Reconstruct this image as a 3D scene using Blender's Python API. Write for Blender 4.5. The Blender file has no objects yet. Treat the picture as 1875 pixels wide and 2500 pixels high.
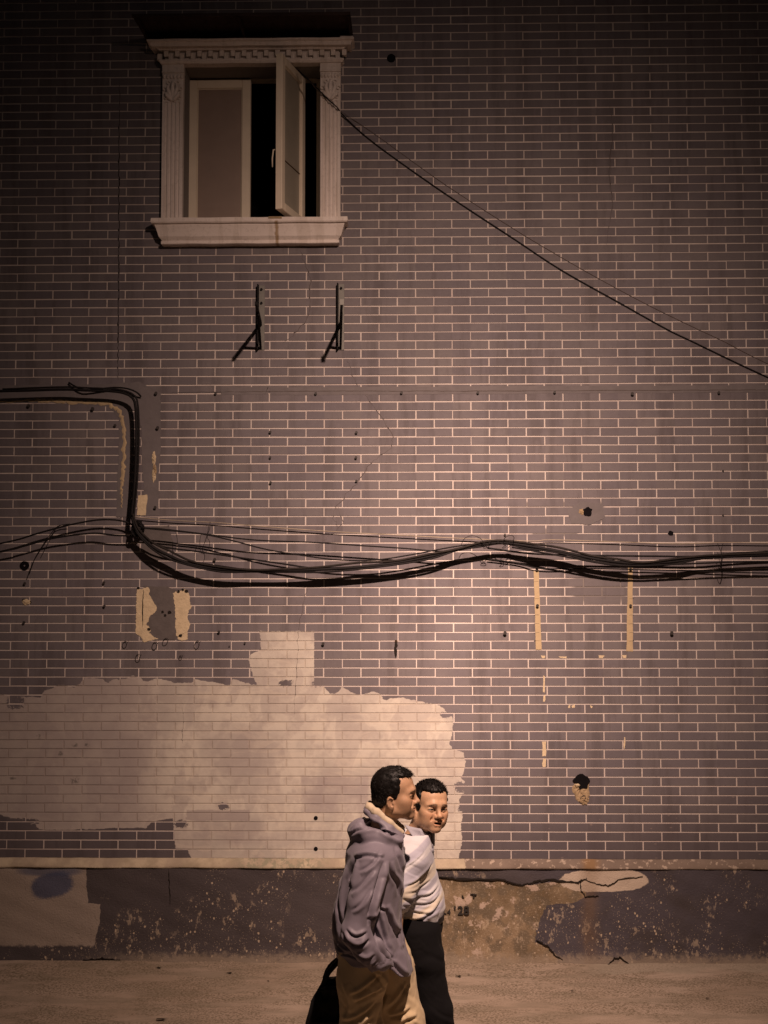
import bpy, bmesh, math, random
import numpy as np
from mathutils import Vector, Matrix

random.seed(7)
rng = np.random.default_rng(11)
scene = bpy.context.scene
COL = scene.collection
R = math.radians

# ------------------------------------------------------------------ camera
CAM = np.array([0.0, -8.317, 2.426])
PITCH, YAW, ROLL = R(3.79), R(1.07), R(-0.07)
FPX = 3000.0                                   # focal length in pixels of the 1875 x 2500 photograph
FWD = np.array([-math.sin(YAW) * math.cos(PITCH), math.cos(YAW) * math.cos(PITCH), math.sin(PITCH)])
RGT = np.array([math.cos(YAW), math.sin(YAW), 0.0])
UPV = np.cross(RGT, FWD)
RGT, UPV = (RGT * math.cos(ROLL) + UPV * math.sin(ROLL), -RGT * math.sin(ROLL) + UPV * math.cos(ROLL))
cd = bpy.data.cameras.new('camera')
cam = bpy.data.objects.new('camera', cd)
COL.objects.link(cam)
cam.matrix_world = Matrix(((RGT[0], UPV[0], -FWD[0], CAM[0]), (RGT[1], UPV[1], -FWD[1], CAM[1]),
                           (RGT[2], UPV[2], -FWD[2], CAM[2]), (0, 0, 0, 1)))
cd.sensor_fit = 'VERTICAL'
cd.sensor_height = 24.0
cd.lens = 24.0 * FPX / 2500.0
cd.clip_start = 0.1
cd.clip_end = 500
scene.camera = cam

# ------------------------------------------------------------------ night sky, exposure
w = bpy.data.worlds.new('World')
scene.world = w
w.use_nodes = True
wn = w.node_tree
bg = wn.nodes['Background']
sky = wn.nodes.new('ShaderNodeTexSky')
sky.sky_type = 'NISHITA'
sky.sun_disc = False
sky.sun_elevation = R(-3)
sky.sun_rotation = R(200)
wn.links.new(sky.outputs[0], bg.inputs[0])
bg.inputs[1].default_value = 0.10
scene.view_settings.view_transform = 'Standard'
scene.view_settings.look = 'None'
scene.view_settings.exposure = 0.0
scene.view_settings.gamma = 1.0
scene.cycles.max_bounces = 4
scene.cycles.diffuse_bounces = 2
scene.cycles.glossy_bounces = 2

# the street lamp whose light falls on the wall (the lamp itself stands right of the frame)
LAMP = Vector((0.805, -5.165, 6.203))
LAMP_AIM = Vector((0.307, 0.0, 2.147))
ld = bpy.data.lights.new('street_light', 'POINT')
ld.shadow_soft_size = 0.06
ld.energy = 5500
ld.color = (1.0, 0.69, 0.55)
ld.use_nodes = True
lo = bpy.data.objects.new('street_light', ld)
COL.objects.link(lo)
lo.location = LAMP
lo.rotation_euler = (LAMP_AIM - LAMP).to_track_quat('-Z', 'Y').to_euler()
# photometric curve of the lantern: brightest along its axis, wider towards the street below, nothing above the shade
lt = ld.node_tree
le = next(n for n in lt.nodes if n.type == 'EMISSION')
tcn = lt.nodes.new('ShaderNodeTexCoord')
lsp = lt.nodes.new('ShaderNodeSeparateXYZ'); lt.links.new(tcn.outputs['Normal'], lsp.inputs[0])
def lm(op, *a):
    n = lt.nodes.new('ShaderNodeMath'); n.operation = op
    for i, q in enumerate(a):
        if isinstance(q, (int, float)): n.inputs[i].default_value = q
        else: lt.links.new(q, n.inputs[i])
    return n.outputs[0]
lu, lv, lw = lsp.outputs
ang_ = lm('MULTIPLY', lm('ARCCOSINE', lm('MULTIPLY', lw, -1.0)), 180 / math.pi)
lve = lm('MAXIMUM', lv, lm('MULTIPLY', lv, 0.43))
lr1 = lm('SQRT', lm('ADD', lm('MULTIPLY', lu, lu), lm('MULTIPLY', lve, lve)))
lr0 = lm('MAXIMUM', lm('SQRT', lm('ADD', lm('MULTIPLY', lu, lu), lm('MULTIPLY', lv, lv))), 1e-5)
ang_ = lm('DIVIDE', lm('MULTIPLY', ang_, lr1), lr0)
prof_ = lm('POWER', lm('MAXIMUM', lm('SUBTRACT', 1.0, lm('POWER', lm('DIVIDE', ang_, 57.8), 0.99)), 0.0), 3.71)
lt.links.new(prof_, le.inputs['Strength'])

# ------------------------------------------------------------------ helpers
def ray(px, py):
    d = FWD * FPX + RGT * (px - 937.5) + UPV * (1250 - py)
    return d
def at(px, py, y=0.0):
    """point of the vertical plane y = const that shows at this photograph pixel"""
    d = ray(px, py)
    p = CAM + d * ((y - CAM[1]) / d[1])
    return float(p[0]), float(y), float(p[2])
def W(px, py):
    p = at(px, py)
    return p[0], p[2]
def project(p):
    d = np.asarray(p) - CAM
    k = d @ FWD
    return 937.5 + FPX * (d @ RGT) / k, 1250 - FPX * (d @ UPV) / k

def tag(o, label=None, cat=None, group=None, kind=None):
    if label: o['label'] = label
    if cat: o['category'] = cat
    if group: o['group'] = group
    if kind: o['kind'] = kind
    return o
def empty(name, loc, label=None, cat=None, group=None):
    o = bpy.data.objects.new(name, None)
    COL.objects.link(o)
    o.location = loc
    o.empty_display_size = 0.1
    return tag(o, label, cat, group)
def link(name, me, mat=None, parent=None, smooth=False):
    o = bpy.data.objects.new(name, me)
    COL.objects.link(o)
    if mat: me.materials.append(mat)
    if parent:
        o.parent = parent
        o.matrix_parent_inverse = Matrix.Translation(-Vector(parent_world(parent)))
    if smooth and len(me.polygons):
        me.polygons.foreach_set('use_smooth', [True] * len(me.polygons))
    return o
def parent_world(p):
    v = Vector(p.location)
    return v
class MB:
    """collects vertices and faces in world coordinates"""
    def __init__(s): s.v = []; s.f = []
    def add(s, vs, fs):
        n = len(s.v); s.v += [tuple(q) for q in vs]; s.f += [tuple(i + n for i in f) for f in fs]; return s
    def box(s, x0, x1, y0, y1, z0, z1):
        v = [(x, y, z) for x in (x0, x1) for y in (y0, y1) for z in (z0, z1)]
        return s.add(v, [(0, 1, 3, 2), (4, 6, 7, 5), (0, 4, 5, 1), (2, 3, 7, 6), (0, 2, 6, 4), (1, 5, 7, 3)])
    def cbox(s, x0, x1, y0, y1, z0, z1, c):
        """box whose front (y0) edges are chamfered by c"""
        v = []
        for (y, k) in ((y1, 0), (y0 + c, 0), (y0, c)):
            v += [(x0 + k, y, z0 + k), (x1 - k, y, z0 + k), (x1 - k, y, z1 - k), (x0 + k, y, z1 - k)]
        f = [(3, 2, 1, 0)]
        for l in (0, 4):
            for i in range(4):
                j = (i + 1) % 4
                f.append((l + i, l + j, l + 4 + j, l + 4 + i))
        f.append((8, 9, 10, 11))
        return s.add(v, f)
    def prism(s, prof, a, b, axis=0):
        """profile [(u,v)] swept between a and b along x (axis 0: u=y v=z) or z (axis 2: u=x v=y)"""
        n = len(prof)
        if axis == 0: v = [(a, u, q) for u, q in prof] + [(b, u, q) for u, q in prof]
        elif axis == 2: v = [(u, q, a) for u, q in prof] + [(u, q, b) for u, q in prof]
        f = [(i, (i + 1) % n, n + (i + 1) % n, n + i) for i in range(n)]
        f += [tuple(range(n))[::-1], tuple(range(n, 2 * n))]
        return s.add(v, f)
    def tube(s, pts, r, n=8, caps=True):
        pts = [Vector(p) for p in pts]
        m = len(pts)
        rs = r if hasattr(r, '__len__') else [r] * m
        base = len(s.v)
        up = Vector((0.13, 0.3, 1)).normalized()
        for i, p in enumerate(pts):
            t = (pts[min(i + 1, m - 1)] - pts[max(i - 1, 0)]).normalized()
            a = t.cross(up)
            if a.length < 1e-4: a = t.cross(Vector((1, 0, 0)))
            a.normalize(); b = a.cross(t)
            up = b
            for k in range(n):
                an = 2 * math.pi * k / n
                s.v.append(tuple(p + (a * math.cos(an) + b * math.sin(an)) * rs[i]))
        for i in range(m - 1):
            for k in range(n):
                k2 = (k + 1) % n
                s.f.append((base + i * n + k, base + i * n + k2, base + (i + 1) * n + k2, base + (i + 1) * n + k))
        if caps:
            s.f.append(tuple(base + k for k in range(n))[::-1])
            s.f.append(tuple(base + (m - 1) * n + k for k in range(n)))
        return s
    def mesh(s, name='m'):
        me = bpy.data.meshes.new(name)
        me.from_pydata(s.v, [], s.f)
        bm = bmesh.new(); bm.from_mesh(me)
        bmesh.ops.recalc_face_normals(bm, faces=bm.faces)
        bm.to_mesh(me); bm.free()
        return me
    def build(s, name, mat, parent=None, smooth=False):
        return link(name, s.mesh(name), mat, parent, smooth)

def spline(pts, step=0.03):
    """Catmull-Rom through 3-D points"""
    P = [Vector(p) for p in pts]
    P = [P[0] * 2 - P[1]] + P + [P[-1] * 2 - P[-2]]
    out = []
    for i in range(1, len(P) - 2):
        n = max(2, int((P[i + 1] - P[i]).length / step))
        for k in range(n):
            t = k / n
            a, b, c, d = P[i - 1], P[i], P[i + 1], P[i + 2]
            out.append(0.5 * ((2 * b) + (c - a) * t + (2 * a - 5 * b + 4 * c - d) * t * t + (3 * b - a - 3 * c + d) * t ** 3))
    out.append(P[-2])
    return out

# ------------------------------------------------------------------ materials
class NT:
    def __init__(s, mat):
        s.t = mat.node_tree; s.n = s.t.nodes; s.l = s.t.links
        s.bsdf = s.n['Principled BSDF']
        g = s.n.new('ShaderNodeNewGeometry')
        s.pos = g.outputs['Position']
        sp = s.n.new('ShaderNodeSeparateXYZ'); s.l.new(s.pos, sp.inputs[0])
        s.x, s.y, s.z = sp.outputs
    def put(s, inp, v):
        if isinstance(v, bpy.types.NodeSocket): s.l.new(v, inp)
        elif isinstance(v, tuple) and len(v) == 3 and inp.type == 'RGBA': inp.default_value = (*v, 1)
        else: inp.default_value = v
    def m(s, op, a, b=None, c=None, clamp=False):
        n = s.n.new('ShaderNodeMath'); n.operation = op; n.use_clamp = clamp
        for i, q in enumerate((a, b, c)):
            if q is not None: s.put(n.inputs[i], q)
        return n.outputs[0]
    def noise(s, scale, detail=3, rough=0.55, vec=None, dist=0.0, stretch=None):
        n = s.n.new('ShaderNodeTexNoise')
        n.inputs['Scale'].default_value = scale; n.inputs['Detail'].default_value = detail
        n.inputs['Roughness'].default_value = rough; n.inputs['Distortion'].default_value = dist
        v = vec or s.pos
        if stretch:
            k = s.n.new('ShaderNodeVectorMath'); k.operation = 'MULTIPLY'
            s.l.new(v, k.inputs[0]); k.inputs[1].default_value = stretch; v = k.outputs[0]
        s.l.new(v, n.inputs['Vector'])
        return n.outputs['Fac']
    def vor(s, scale, vec=None, feature='F1', out='Distance', stretch=None):
        n = s.n.new('ShaderNodeTexVoronoi'); n.feature = feature
        n.inputs['Scale'].default_value = scale
        v = vec or s.pos
        if stretch:
            k = s.n.new('ShaderNodeVectorMath'); k.operation = 'MULTIPLY'
            s.l.new(v, k.inputs[0]); k.inputs[1].default_value = stretch; v = k.outputs[0]
        s.l.new(v, n.inputs['Vector'])
        return n.outputs[out]
    def vec(s, x, y, z):
        n = s.n.new('ShaderNodeCombineXYZ')
        for i, q in enumerate((x, y, z)): s.put(n.inputs[i], q)
        return n.outputs[0]
    def mix(s, f, a, b, blend='MIX'):
        n = s.n.new('ShaderNodeMix'); n.data_type = 'RGBA'; n.blend_type = blend
        s.put(n.inputs[0], f); s.put(n.inputs[6], a); s.put(n.inputs[7], b)
        return n.outputs[2]
    def step(s, v, edge, wdt):
        """0 below edge, 1 above, soft over wdt"""
        n = s.n.new('ShaderNodeMapRange'); n.interpolation_type = 'SMOOTHSTEP'
        s.put(n.inputs['Value'], v); n.inputs['From Min'].default_value = edge - wdt / 2; n.inputs['From Max'].default_value = edge + wdt / 2
        return n.outputs[0]
    def pos_step(s, d, wdt):
        return s.step(d, 0.0, wdt)
    def curve(s, v, pts):
        """piecewise linear function of v through pts [(v, value)]"""
        pts = sorted(pts)
        a, b = pts[0][0], pts[-1][0]
        lo_, hi = min(p[1] for p in pts), max(p[1] for p in pts)
        if hi - lo_ < 1e-6: hi = lo_ + 1e-6
        n = s.n.new('ShaderNodeFloatCurve')
        c = n.mapping.curves[0]
        q = [((x - a) / (b - a), (y - lo_) / (hi - lo_)) for x, y in pts]
        c.points[0].location = q[0]; c.points[1].location = q[-1]
        for p in q[1:-1]: c.points.new(*p)
        for p in c.points: p.handle_type = 'VECTOR'
        n.mapping.update()
        t = s.m('DIVIDE', s.m('SUBTRACT', v, a), b - a, clamp=True)
        s.put(n.inputs['Value'], t)
        return s.m('MULTIPLY_ADD', n.outputs[0], hi - lo_, lo_)
    def AND(s, *a):
        r = a[0]
        for q in a[1:]: r = s.m('MULTIPLY', r, q)
        return r
    def OR(s, *a):
        r = a[0]
        for q in a[1:]: r = s.m('MAXIMUM', r, q)
        return r
    def NOT(s, a): return s.m('SUBTRACT', 1.0, a)
    def bump(s, h, strength=0.3, dist=0.01):
        n = s.n.new('ShaderNodeBump'); n.inputs['Strength'].default_value = strength; n.inputs['Distance'].default_value = dist
        s.l.new(h, n.inputs['Height']); s.l.new(n.outputs[0], s.bsdf.inputs['Normal'])
    def out(s, color, rough=0.85, spec=0.3):
        s.put(s.bsdf.inputs['Base Color'], color); s.put(s.bsdf.inputs['Roughness'], rough)
        s.bsdf.inputs['Specular IOR Level'].default_value = spec

def new_mat(name):
    m = bpy.data.materials.new(name); m.use_nodes = True
    return m, NT(m)
def simple(name, color, rough=0.8, spec=0.3, var=0.15, scale=30, metal=0.0, bump=0.0, bscale=60):
    m, t = new_mat(name)
    n = t.noise(scale, 4, 0.6)
    k = t.m('MULTIPLY_ADD', n, 2 * var, 1 - var)
    c = t.n.new('ShaderNodeVectorMath'); c.operation = 'SCALE'
    c.inputs[0].default_value = color; t.l.new(k, c.inputs['Scale'])
    t.out(c.outputs[0], rough, spec)
    t.bsdf.inputs['Metallic'].default_value = metal
    if bump: t.bump(t.noise(bscale, 4, 0.6), bump, 0.005)
    return m

def XZ(pts): return [W(*p) for p in pts]
def Xof(px, py): return W(px, py)[0]
def Zof(px, py): return W(px, py)[1]

TOP = [(-700, 1690), (-300, 1700), (0, 1695), (27, 1700), (58, 1700), (100, 1703), (107, 1687), (129, 1680), (138, 1671), (158, 1671), (178, 1679), (196, 1669), (207, 1654),
       (254, 1658), (263, 1671), (272, 1660), (308, 1658), (321, 1649), (343, 1656), (355, 1665), (384, 1656), (401, 1660), (428, 1667), (468, 1669), (475, 1658),
       (535, 1667), (560, 1674), (564, 1656), (593, 1665), (615, 1671), (631, 1672), (640, 1664), (770, 1664), (781, 1677), (792, 1677), (806, 1693), (824, 1692), (835, 1677),
       (860, 1692), (882, 1698), (911, 1688), (929, 1693), (940, 1713), (949, 1706), (983, 1704), (1016, 1710), (1045, 1717), (1074, 1721), (1085, 1731), (1103, 1749), (1140, 1757)]
BOT = [(-700, 1975), (-200, 1980), (0, 1988), (45, 2001), (49, 2010), (90, 2012), (91, 2026), (178, 2026), (250, 2022), (357, 2021), (370, 2008), (392, 2001), (423, 1999), (426, 2073), (464, 2074), (468, 2110), (1200, 2110)]
RIGHT = [(1100, 1700), (1106, 1760), (1104, 1796), (1097, 1814), (1104, 1829), (1131, 1836), (1137, 1862), (1131, 1887), (1124, 1898), (1134, 1906), (1132, 1937), (1121, 1952), (1122, 1970), (1130, 1986),
         (1126, 2010), (1128, 2047), (1124, 2078), (1118, 2100)]
BLK = [(634, 1540), (638, 1585), (611, 1600), (607, 1612), (613, 1630), (618, 1652), (629, 1675)]

def paint_mask(t):
    """cream masking paint rolled over the old wall: 1 where painted"""
    nx = t.noise(38, 5, 0.65); nz = t.noise(31, 5, 0.65, stretch=(1.0, 1.0, 1.6))
    nb = t.noise(7, 2, 0.5)
    x = t.m('ADD', t.x, t.m('MULTIPLY_ADD', nx, 0.034, -0.017))
    z = t.m('ADD', t.z, t.m('ADD', t.m('MULTIPLY_ADD', nz, 0.026, -0.013), t.m('MULTIPLY_ADD', nb, 0.02, -0.01)))
    top = t.curve(x, XZ(TOP)); bot = t.curve(x, XZ(BOT))
    right = t.curve(z, [(W(*p)[1], W(*p)[0]) for p in RIGHT])
    main = t.AND(t.pos_step(t.m('SUBTRACT', top, z), 0.004), t.pos_step(t.m('SUBTRACT', z, bot), 0.005), t.pos_step(t.m('SUBTRACT', right, x), 0.004))
    left = t.curve(z, [(W(*p)[1], W(*p)[0]) for p in BLK])
    blk = t.AND(t.pos_step(t.m('SUBTRACT', x, left), 0.004), t.pos_step(t.m('SUBTRACT', Xof(767, 1600), t.m('MULTIPLY_ADD', t.m('SUBTRACT', x, t.x), 0.4, t.x)), 0.004),
                t.step(z, Zof(700, 1690), 0.004), t.pos_step(t.m('SUBTRACT', Zof(700, 1541), z), 0.004))
    mk = t.OR(main, blk)
    # small misses of the roller
    def ell(px, py, rx, rz, k=0.5):
        cx, cz = W(px, py)
        a = t.m('DIVIDE', t.m('SUBTRACT', x, cx), rx / 360); b = t.m('DIVIDE', t.m('SUBTRACT', z, cz), rz / 360)
        return t.m('ADD', t.m('SUBTRACT', 1.0, t.m('ADD', t.m('MULTIPLY', a, a), t.m('MULTIPLY', b, b))), t.m('MULTIPLY_ADD', rag, 3.6, -2.0))
    rag = t.noise(75, 4, 0.7, stretch=(0.8, 1, 1.3))
    for e in ((38, 1713, 22, 20), (699, 1667, 18, 9), (546, 1968, 15, 10), (442, 2012, 18, 10), (1132, 1972, 16, 10), (1126, 1922, 20, 14), (1090, 1745, 16, 8), (775, 1670, 14, 8), (60, 2005, 40, 8)):
        mk = t.AND(mk, t.NOT(t.pos_step(ell(*e), 0.3)))
    # dry-brush gaps along the ragged edge
    return mk, x, z

def paint_color(t, x, z):
    n1 = t.noise(2.3, 4, 0.6); n2 = t.noise(9, 4, 0.65); n3 = t.noise(60, 3, 0.6)
    c = t.mix(t.step(n1, 0.47, 0.16), (0.43, 0.39, 0.345), (0.55, 0.50, 0.43))
    c = t.mix(t.m('MULTIPLY', t.step(n2, 0.55, 0.2), 0.55), c, (0.37, 0.32, 0.285))
    st_ = t.step(t.noise(3.2, 3, 0.55, stretch=(1.1, 1, 0.7), dist=0.6), 0.53, 0.035)
    c = t.mix(t.m('MULTIPLY', st_, 0.38), c, (0.34, 0.295, 0.275))
    c = t.mix(t.m('MULTIPLY', t.step(t.noise(5.5, 4, 0.6, stretch=(0.6, 1, 1.8), dist=0.8), 0.57, 0.06), 0.30), c, (0.58, 0.51, 0.42))
    # thin second coat over earlier marks, greyer and purple tinted
    def box(px0, py0, px1, py1, soft=0.03):
        a, b = W(px0, py1), W(px1, py0)
        return t.AND(t.step(x, a[0], soft), t.NOT(t.step(x, b[0], soft)), t.step(z, a[1], soft), t.NOT(t.step(z, b[1], soft)))
    wob = t.step(t.noise(6, 3, 0.6), 0.42, 0.3)
    for (b, k) in (((455, 1978, 610, 2003, 0.008), 0.62), ((468, 2001, 640, 2060, 0.05), 0.42), ((735, 1895, 900, 1985, 0.02), 0.58), ((640, 2030, 900, 2068, 0.08), 0.25),
                   ((500, 1780, 640, 1900, 0.18), 0.3), ((700, 1745, 760, 1790, 0.06), 0.22), ((-900, 1600, 380, 2060, 0.5), 0.62)):
        c = t.mix(t.m('MULTIPLY', t.m('MULTIPLY', box(*b), k), wob if k < 0.6 else 1.0), c, (0.27, 0.225, 0.225))
    # small dark scuffs where plugs were painted over
    for (px, py, rx, rz) in ((183, 1730 + 90, 9, 7), (212, 1818, 9, 8), (147, 1840, 8, 9), (183, 1905, 14, 11), (31, 1900, 10, 5), (95, 1798, 7, 8)):
        cx, cz = W(px, py)
        a = t.m('DIVIDE', t.m('SUBTRACT', x, cx), rx / 360); b = t.m('DIVIDE', t.m('SUBTRACT', z, cz), rz / 360)
        e = t.m('SUBTRACT', 1.0, t.m('ADD', t.m('MULTIPLY', a, a), t.m('MULTIPLY', b, b)), clamp=True)
        c = t.mix(t.m('MULTIPLY', t.m('MULTIPLY', e, t.step(n3, 0.5, 0.2)), 0.9), c, (0.10, 0.09, 0.085))
    c = t.mix(t.m('MULTIPLY', n3, 0.12), c, (0.3, 0.26, 0.22))
    return c

def brick_material(painted):
    m, t = new_mat('brick_tile')
    if painted: mk, x, z = paint_mask(t)
    n1 = t.noise(1.1, 3, 0.5); n2 = t.noise(55, 4, 0.6, stretch=(0.5, 1, 1)); n4 = t.noise(260, 2, 0.5)
    base = t.mix(t.step(n1, 0.5, 0.4), (0.205, 0.190, 0.205), (0.245, 0.225, 0.222))
    # one tone per tile
    row = t.m('FLOOR', t.m('DIVIDE', t.m('SUBTRACT', t.z, Z0), PH))
    off = t.m('MULTIPLY', t.m('FLOORED_MODULO', row, 2.0), 0.125)
    colm = t.m('FLOOR', t.m('DIVIDE', t.m('SUBTRACT', t.x, t.m('ADD', off, X0)), PW))
    wn_ = t.n.new('ShaderNodeTexWhiteNoise'); wn_.noise_dimensions = '2D'
    t.l.new(t.vec(row, colm, 0.0), wn_.inputs['Vector'])
    rv = wn_.outputs['Value']
    base = t.mix(t.m('MULTIPLY', rv, 0.48), base, (0.155, 0.140, 0.152))
    base = t.mix(t.m('MULTIPLY', t.step(t.m('FRACT', t.m('MULTIPLY', rv, 7.3)), 0.80, 0.2), 0.40), base, (0.27, 0.25, 0.235))
    base = t.mix(t.m('MULTIPLY', n2, 0.28), base, (0.13, 0.115, 0.125))
    base = t.mix(t.m('MULTIPLY', t.step(n4, 0.62, 0.1), 0.18), base, (0.34, 0.31, 0.29))
    # lime bloom and soot blotches with a shape of their own, streaks that run down
    base = t.mix(t.m('MULTIPLY', t.step(t.noise(1.7, 5, 0.62), 0.57, 0.16), 0.22), base, (0.33, 0.30, 0.29))
    base = t.mix(t.m('MULTIPLY', t.step(t.noise(2.1, 5, 0.65, stretch=(3.2, 1, 0.45)), 0.56, 0.16), 0.5), base, (0.115, 0.10, 0.10))
    # paint splashes on the lower courses at the right
    sp = t.AND(t.NOT(t.step(t.vor(17, stretch=(0.8, 1, 1.5)), 0.12, 0.03)), t.step(t.noise(4, 2, 0.5), 0.52, 0.1), t.NOT(t.step(t.z, 1.15, 0.5)), t.step(t.x, 0.7, 0.5))
    base = t.mix(t.m('MULTIPLY', sp, 0.75), base, (0.45, 0.37, 0.32))
    # darker lower courses, splashed by street dirt
    dirt = t.m('MULTIPLY', t.NOT(t.step(t.m('MULTIPLY_ADD', t.noise(3, 4, 0.6), 0.5, t.z), 1.25, 0.6)), 0.6)
    base = t.mix(dirt, base, (0.085, 0.072, 0.078))
    base = t.mix(1.0, base, (0.68, 0.645, 0.665), 'MULTIPLY')
    c = t.mix(mk, base, paint_color(t, x, z)) if painted else base
    t.out(c, t.m('MULTIPLY_ADD', n2, 0.2, 0.62), 0.35)
    t.bump(t.m('ADD', t.noise(140, 4, 0.6), t.m('MULTIPLY', t.noise(18, 3, 0.5), 1.2)), 0.22, 0.004)
    return m
def mortar_material(painted):
    m, t = new_mat('mortar_joint')
    if painted: mk, x, z = paint_mask(t)
    n1 = t.noise(22, 4, 0.6); n2 = t.noise(2.0, 3, 0.5)
    base = t.mix(n1, (0.47, 0.41, 0.375), (0.635, 0.56, 0.51))
    base = t.mix(t.m('MULTIPLY', t.step(n2, 0.55, 0.15), 0.4), base, (0.42, 0.34, 0.31))
    # joints smeared over with grey filler in places
    def zone(px0, py0, px1, py1, soft, k):
        a, b = W(px0, py1), W(px1, py0)
        q = t.AND(t.step(t.x, a[0], soft), t.NOT(t.step(t.x, b[0], soft)), t.step(t.z, a[1], soft), t.NOT(t.step(t.z, b[1], soft)))
        return t.m('MULTIPLY', q, t.step(n1, 1 - k, 0.2))
    zz = t.OR(zone(1400, 1225, 1475, 1275, 0.03, 0.9), zone(1300, 1290, 1410, 1310, 0.02, 0.9), zone(1400, 1395, 1530, 1470, 0.05, 0.85), zone(1245, 1225, 1420, 1238, 0.02, 0.8))
    base = t.mix(zz, base, (0.22, 0.19, 0.175))
    dirt = t.m('MULTIPLY', t.NOT(t.step(t.m('MULTIPLY_ADD', t.noise(3, 4, 0.6), 0.35, t.z), 1.05, 0.5)), 0.35)
    base = t.mix(dirt, base, (0.30, 0.24, 0.22))
    c = t.mix(mk, base, t.mix(1.0, paint_color(t, x, z), (0.86, 0.83, 0.81), 'MULTIPLY')) if painted else base  # paint tinted darker in the joints: recess shade put into the colour
    t.out(c, 0.9, 0.2)
    t.bump(t.noise(200, 4, 0.6), 0.35, 0.003)
    return m

# brick lattice, measured on the photograph
PW, PH = 0.25, 0.06018
X0, Z0 = -2.687, 6.559
ZTOP_LEDGE = Zof(937, 2097)
ZBOT_LEDGE = Zof(937, 2118)

M = {}
M['brick'] = brick_material(False)
M['brick_painted'] = brick_material(True)
M['mortar'] = mortar_material(False)
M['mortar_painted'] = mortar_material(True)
PAINT_X, PAINT_Z = Xof(1175, 1800), Zof(700, 1515)

# ------------------------------------------------------------------ ground
def ground_material():
    m, t = new_mat('worn_concrete')
    n1 = t.noise(0.9, 5, 0.6); n2 = t.noise(5, 5, 0.65, stretch=(0.45, 1.6, 1)); n3 = t.noise(70, 4, 0.7); n4 = t.noise(300, 2, 0.6)
    c = t.mix(t.step(n1, 0.5, 0.3), (0.28, 0.215, 0.16), (0.36, 0.285, 0.225))
    c = t.mix(t.m('MULTIPLY', t.step(n2, 0.52, 0.16), 0.5), c, (0.20, 0.165, 0.12))
    c = t.mix(t.m('MULTIPLY', t.step(n2, 0.36, -0.1), 0.4), c, (0.36, 0.295, 0.235))
    grit = t.AND(t.step(n3, 0.52, 0.12), t.step(t.noise(3.2, 4, 0.6, stretch=(0.6, 1.3, 1)), 0.46, 0.14))
    c = t.mix(t.m('MULTIPLY', grit, 0.75), c, (0.11, 0.085, 0.05))
    c = t.mix(t.m('MULTIPLY', t.step(n4, 0.6, 0.15), 0.3), c, (0.13, 0.11, 0.085))
    # smoother skim of cement along the foot of the wall
    skim = t.AND(t.step(t.m('MULTIPLY_ADD', t.noise(2.4, 4, 0.6), 0.5, t.y), 0.02, 0.05), t.step(t.x, 1.2, 0.2))
    c = t.mix(t.m('MULTIPLY', skim, 0.6), c, (0.30, 0.255, 0.20))
    t.out(c, 0.88, 0.25)
    t.bump(t.m('ADD', t.m('MULTIPLY', n3, 0.8), t.m('ADD', n2, t.m('MULTIPLY', n4, 0.4))), 0.55, 0.012)
    return m
xs = np.concatenate([np.linspace(-40, -4.2, 12), np.linspace(-4, 4, 161), np.linspace(4.2, 40, 12)])
ys = np.concatenate([np.linspace(-40, -9, 10), np.linspace(-8.8, -1.5, 60), np.linspace(-1.45, 0.0, 59), [0.3]])
gm = MB()
for y in ys:
    for x in xs:
        z = 0.0
        if abs(x) < 4.1 and -9 < y < -0.05:
            z = 0.006 * math.sin(x * 2.1 + y) * math.sin(y * 3.3 - x) + 0.003 * math.sin(x * 9 + y * 5)
        gm.v.append((float(x), float(y), z))
nxg = len(xs)
gm.f = [(j * nxg + i, j * nxg + i + 1, (j + 1) * nxg + i + 1, (j + 1) * nxg + i) for j in range(len(ys) - 1) for i in range(nxg - 1)]
ground = gm.build('ground', ground_material(), None, True)
tag(ground, 'worn brown concrete alley at the foot of the wall', kind='structure')

# ------------------------------------------------------------------ brick wall
wall = empty('brick_wall', (0, 0, 0), 'grey brick house wall with cream joints, patches of cream paint and a dark plinth', 'wall')
OX0, OX1 = at(446, 340, -.05)[0], at(782, 340, -.05)[0]
OZ1, OZ0 = at(615, 155, -.03)[2], at(615, 531, -.09)[2]
WX0, WX1, WZ1 = -5.5, 5.5, 8.3
bk = MB()
bk.box(WX0, OX0, 0, 0.30, PAINT_Z, WZ1)
bk.box(OX1, PAINT_X, 0, 0.30, PAINT_Z, WZ1)
bk.box(PAINT_X, WX1, 0, 0.30, 0.0, WZ1)
bk.box(OX0, OX1, 0, 0.30, PAINT_Z, OZ0)
bk.box(OX0, OX1, 0, 0.30, OZ1, WZ1)
bk.build('mortar_backing', M['mortar'], wall)
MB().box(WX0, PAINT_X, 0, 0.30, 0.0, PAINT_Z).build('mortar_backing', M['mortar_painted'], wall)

JT = 0.0076
BF = -0.0029
bw, bh = PW - JT, PH - JT
cells = []
for r in range(-30, 99):
    z1 = Z0 - r * PH - JT / 2; z0 = z1 - bh
    if z1 < ZTOP_LEDGE + 0.004: continue
    z0 = max(z0, ZTOP_LEDGE + 0.001)
    for c in range(-12, 33):
        x0 = X0 + c * PW + (0.125 if r % 2 else 0.0) + JT / 2; x1 = x0 + bw
        if x0 < WX0 or x1 > WX1: continue
        full = z1 - z0 > bh - 1e-4
        segs = [(x0, x1)]
        if z1 > OZ0 - 0.01 and z0 < OZ1 + 0.01:
            segs = []
            if x0 < OX0 - 0.03: segs.append((x0, min(x1, OX0 - 0.002)))
            if x1 > OX1 + 0.03: segs.append((max(x0, OX1 + 0.002), x1))
        for (a, b) in segs:
            cells.append((a, b, z0, z1, full and b - a > bw - 1e-4))
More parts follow.
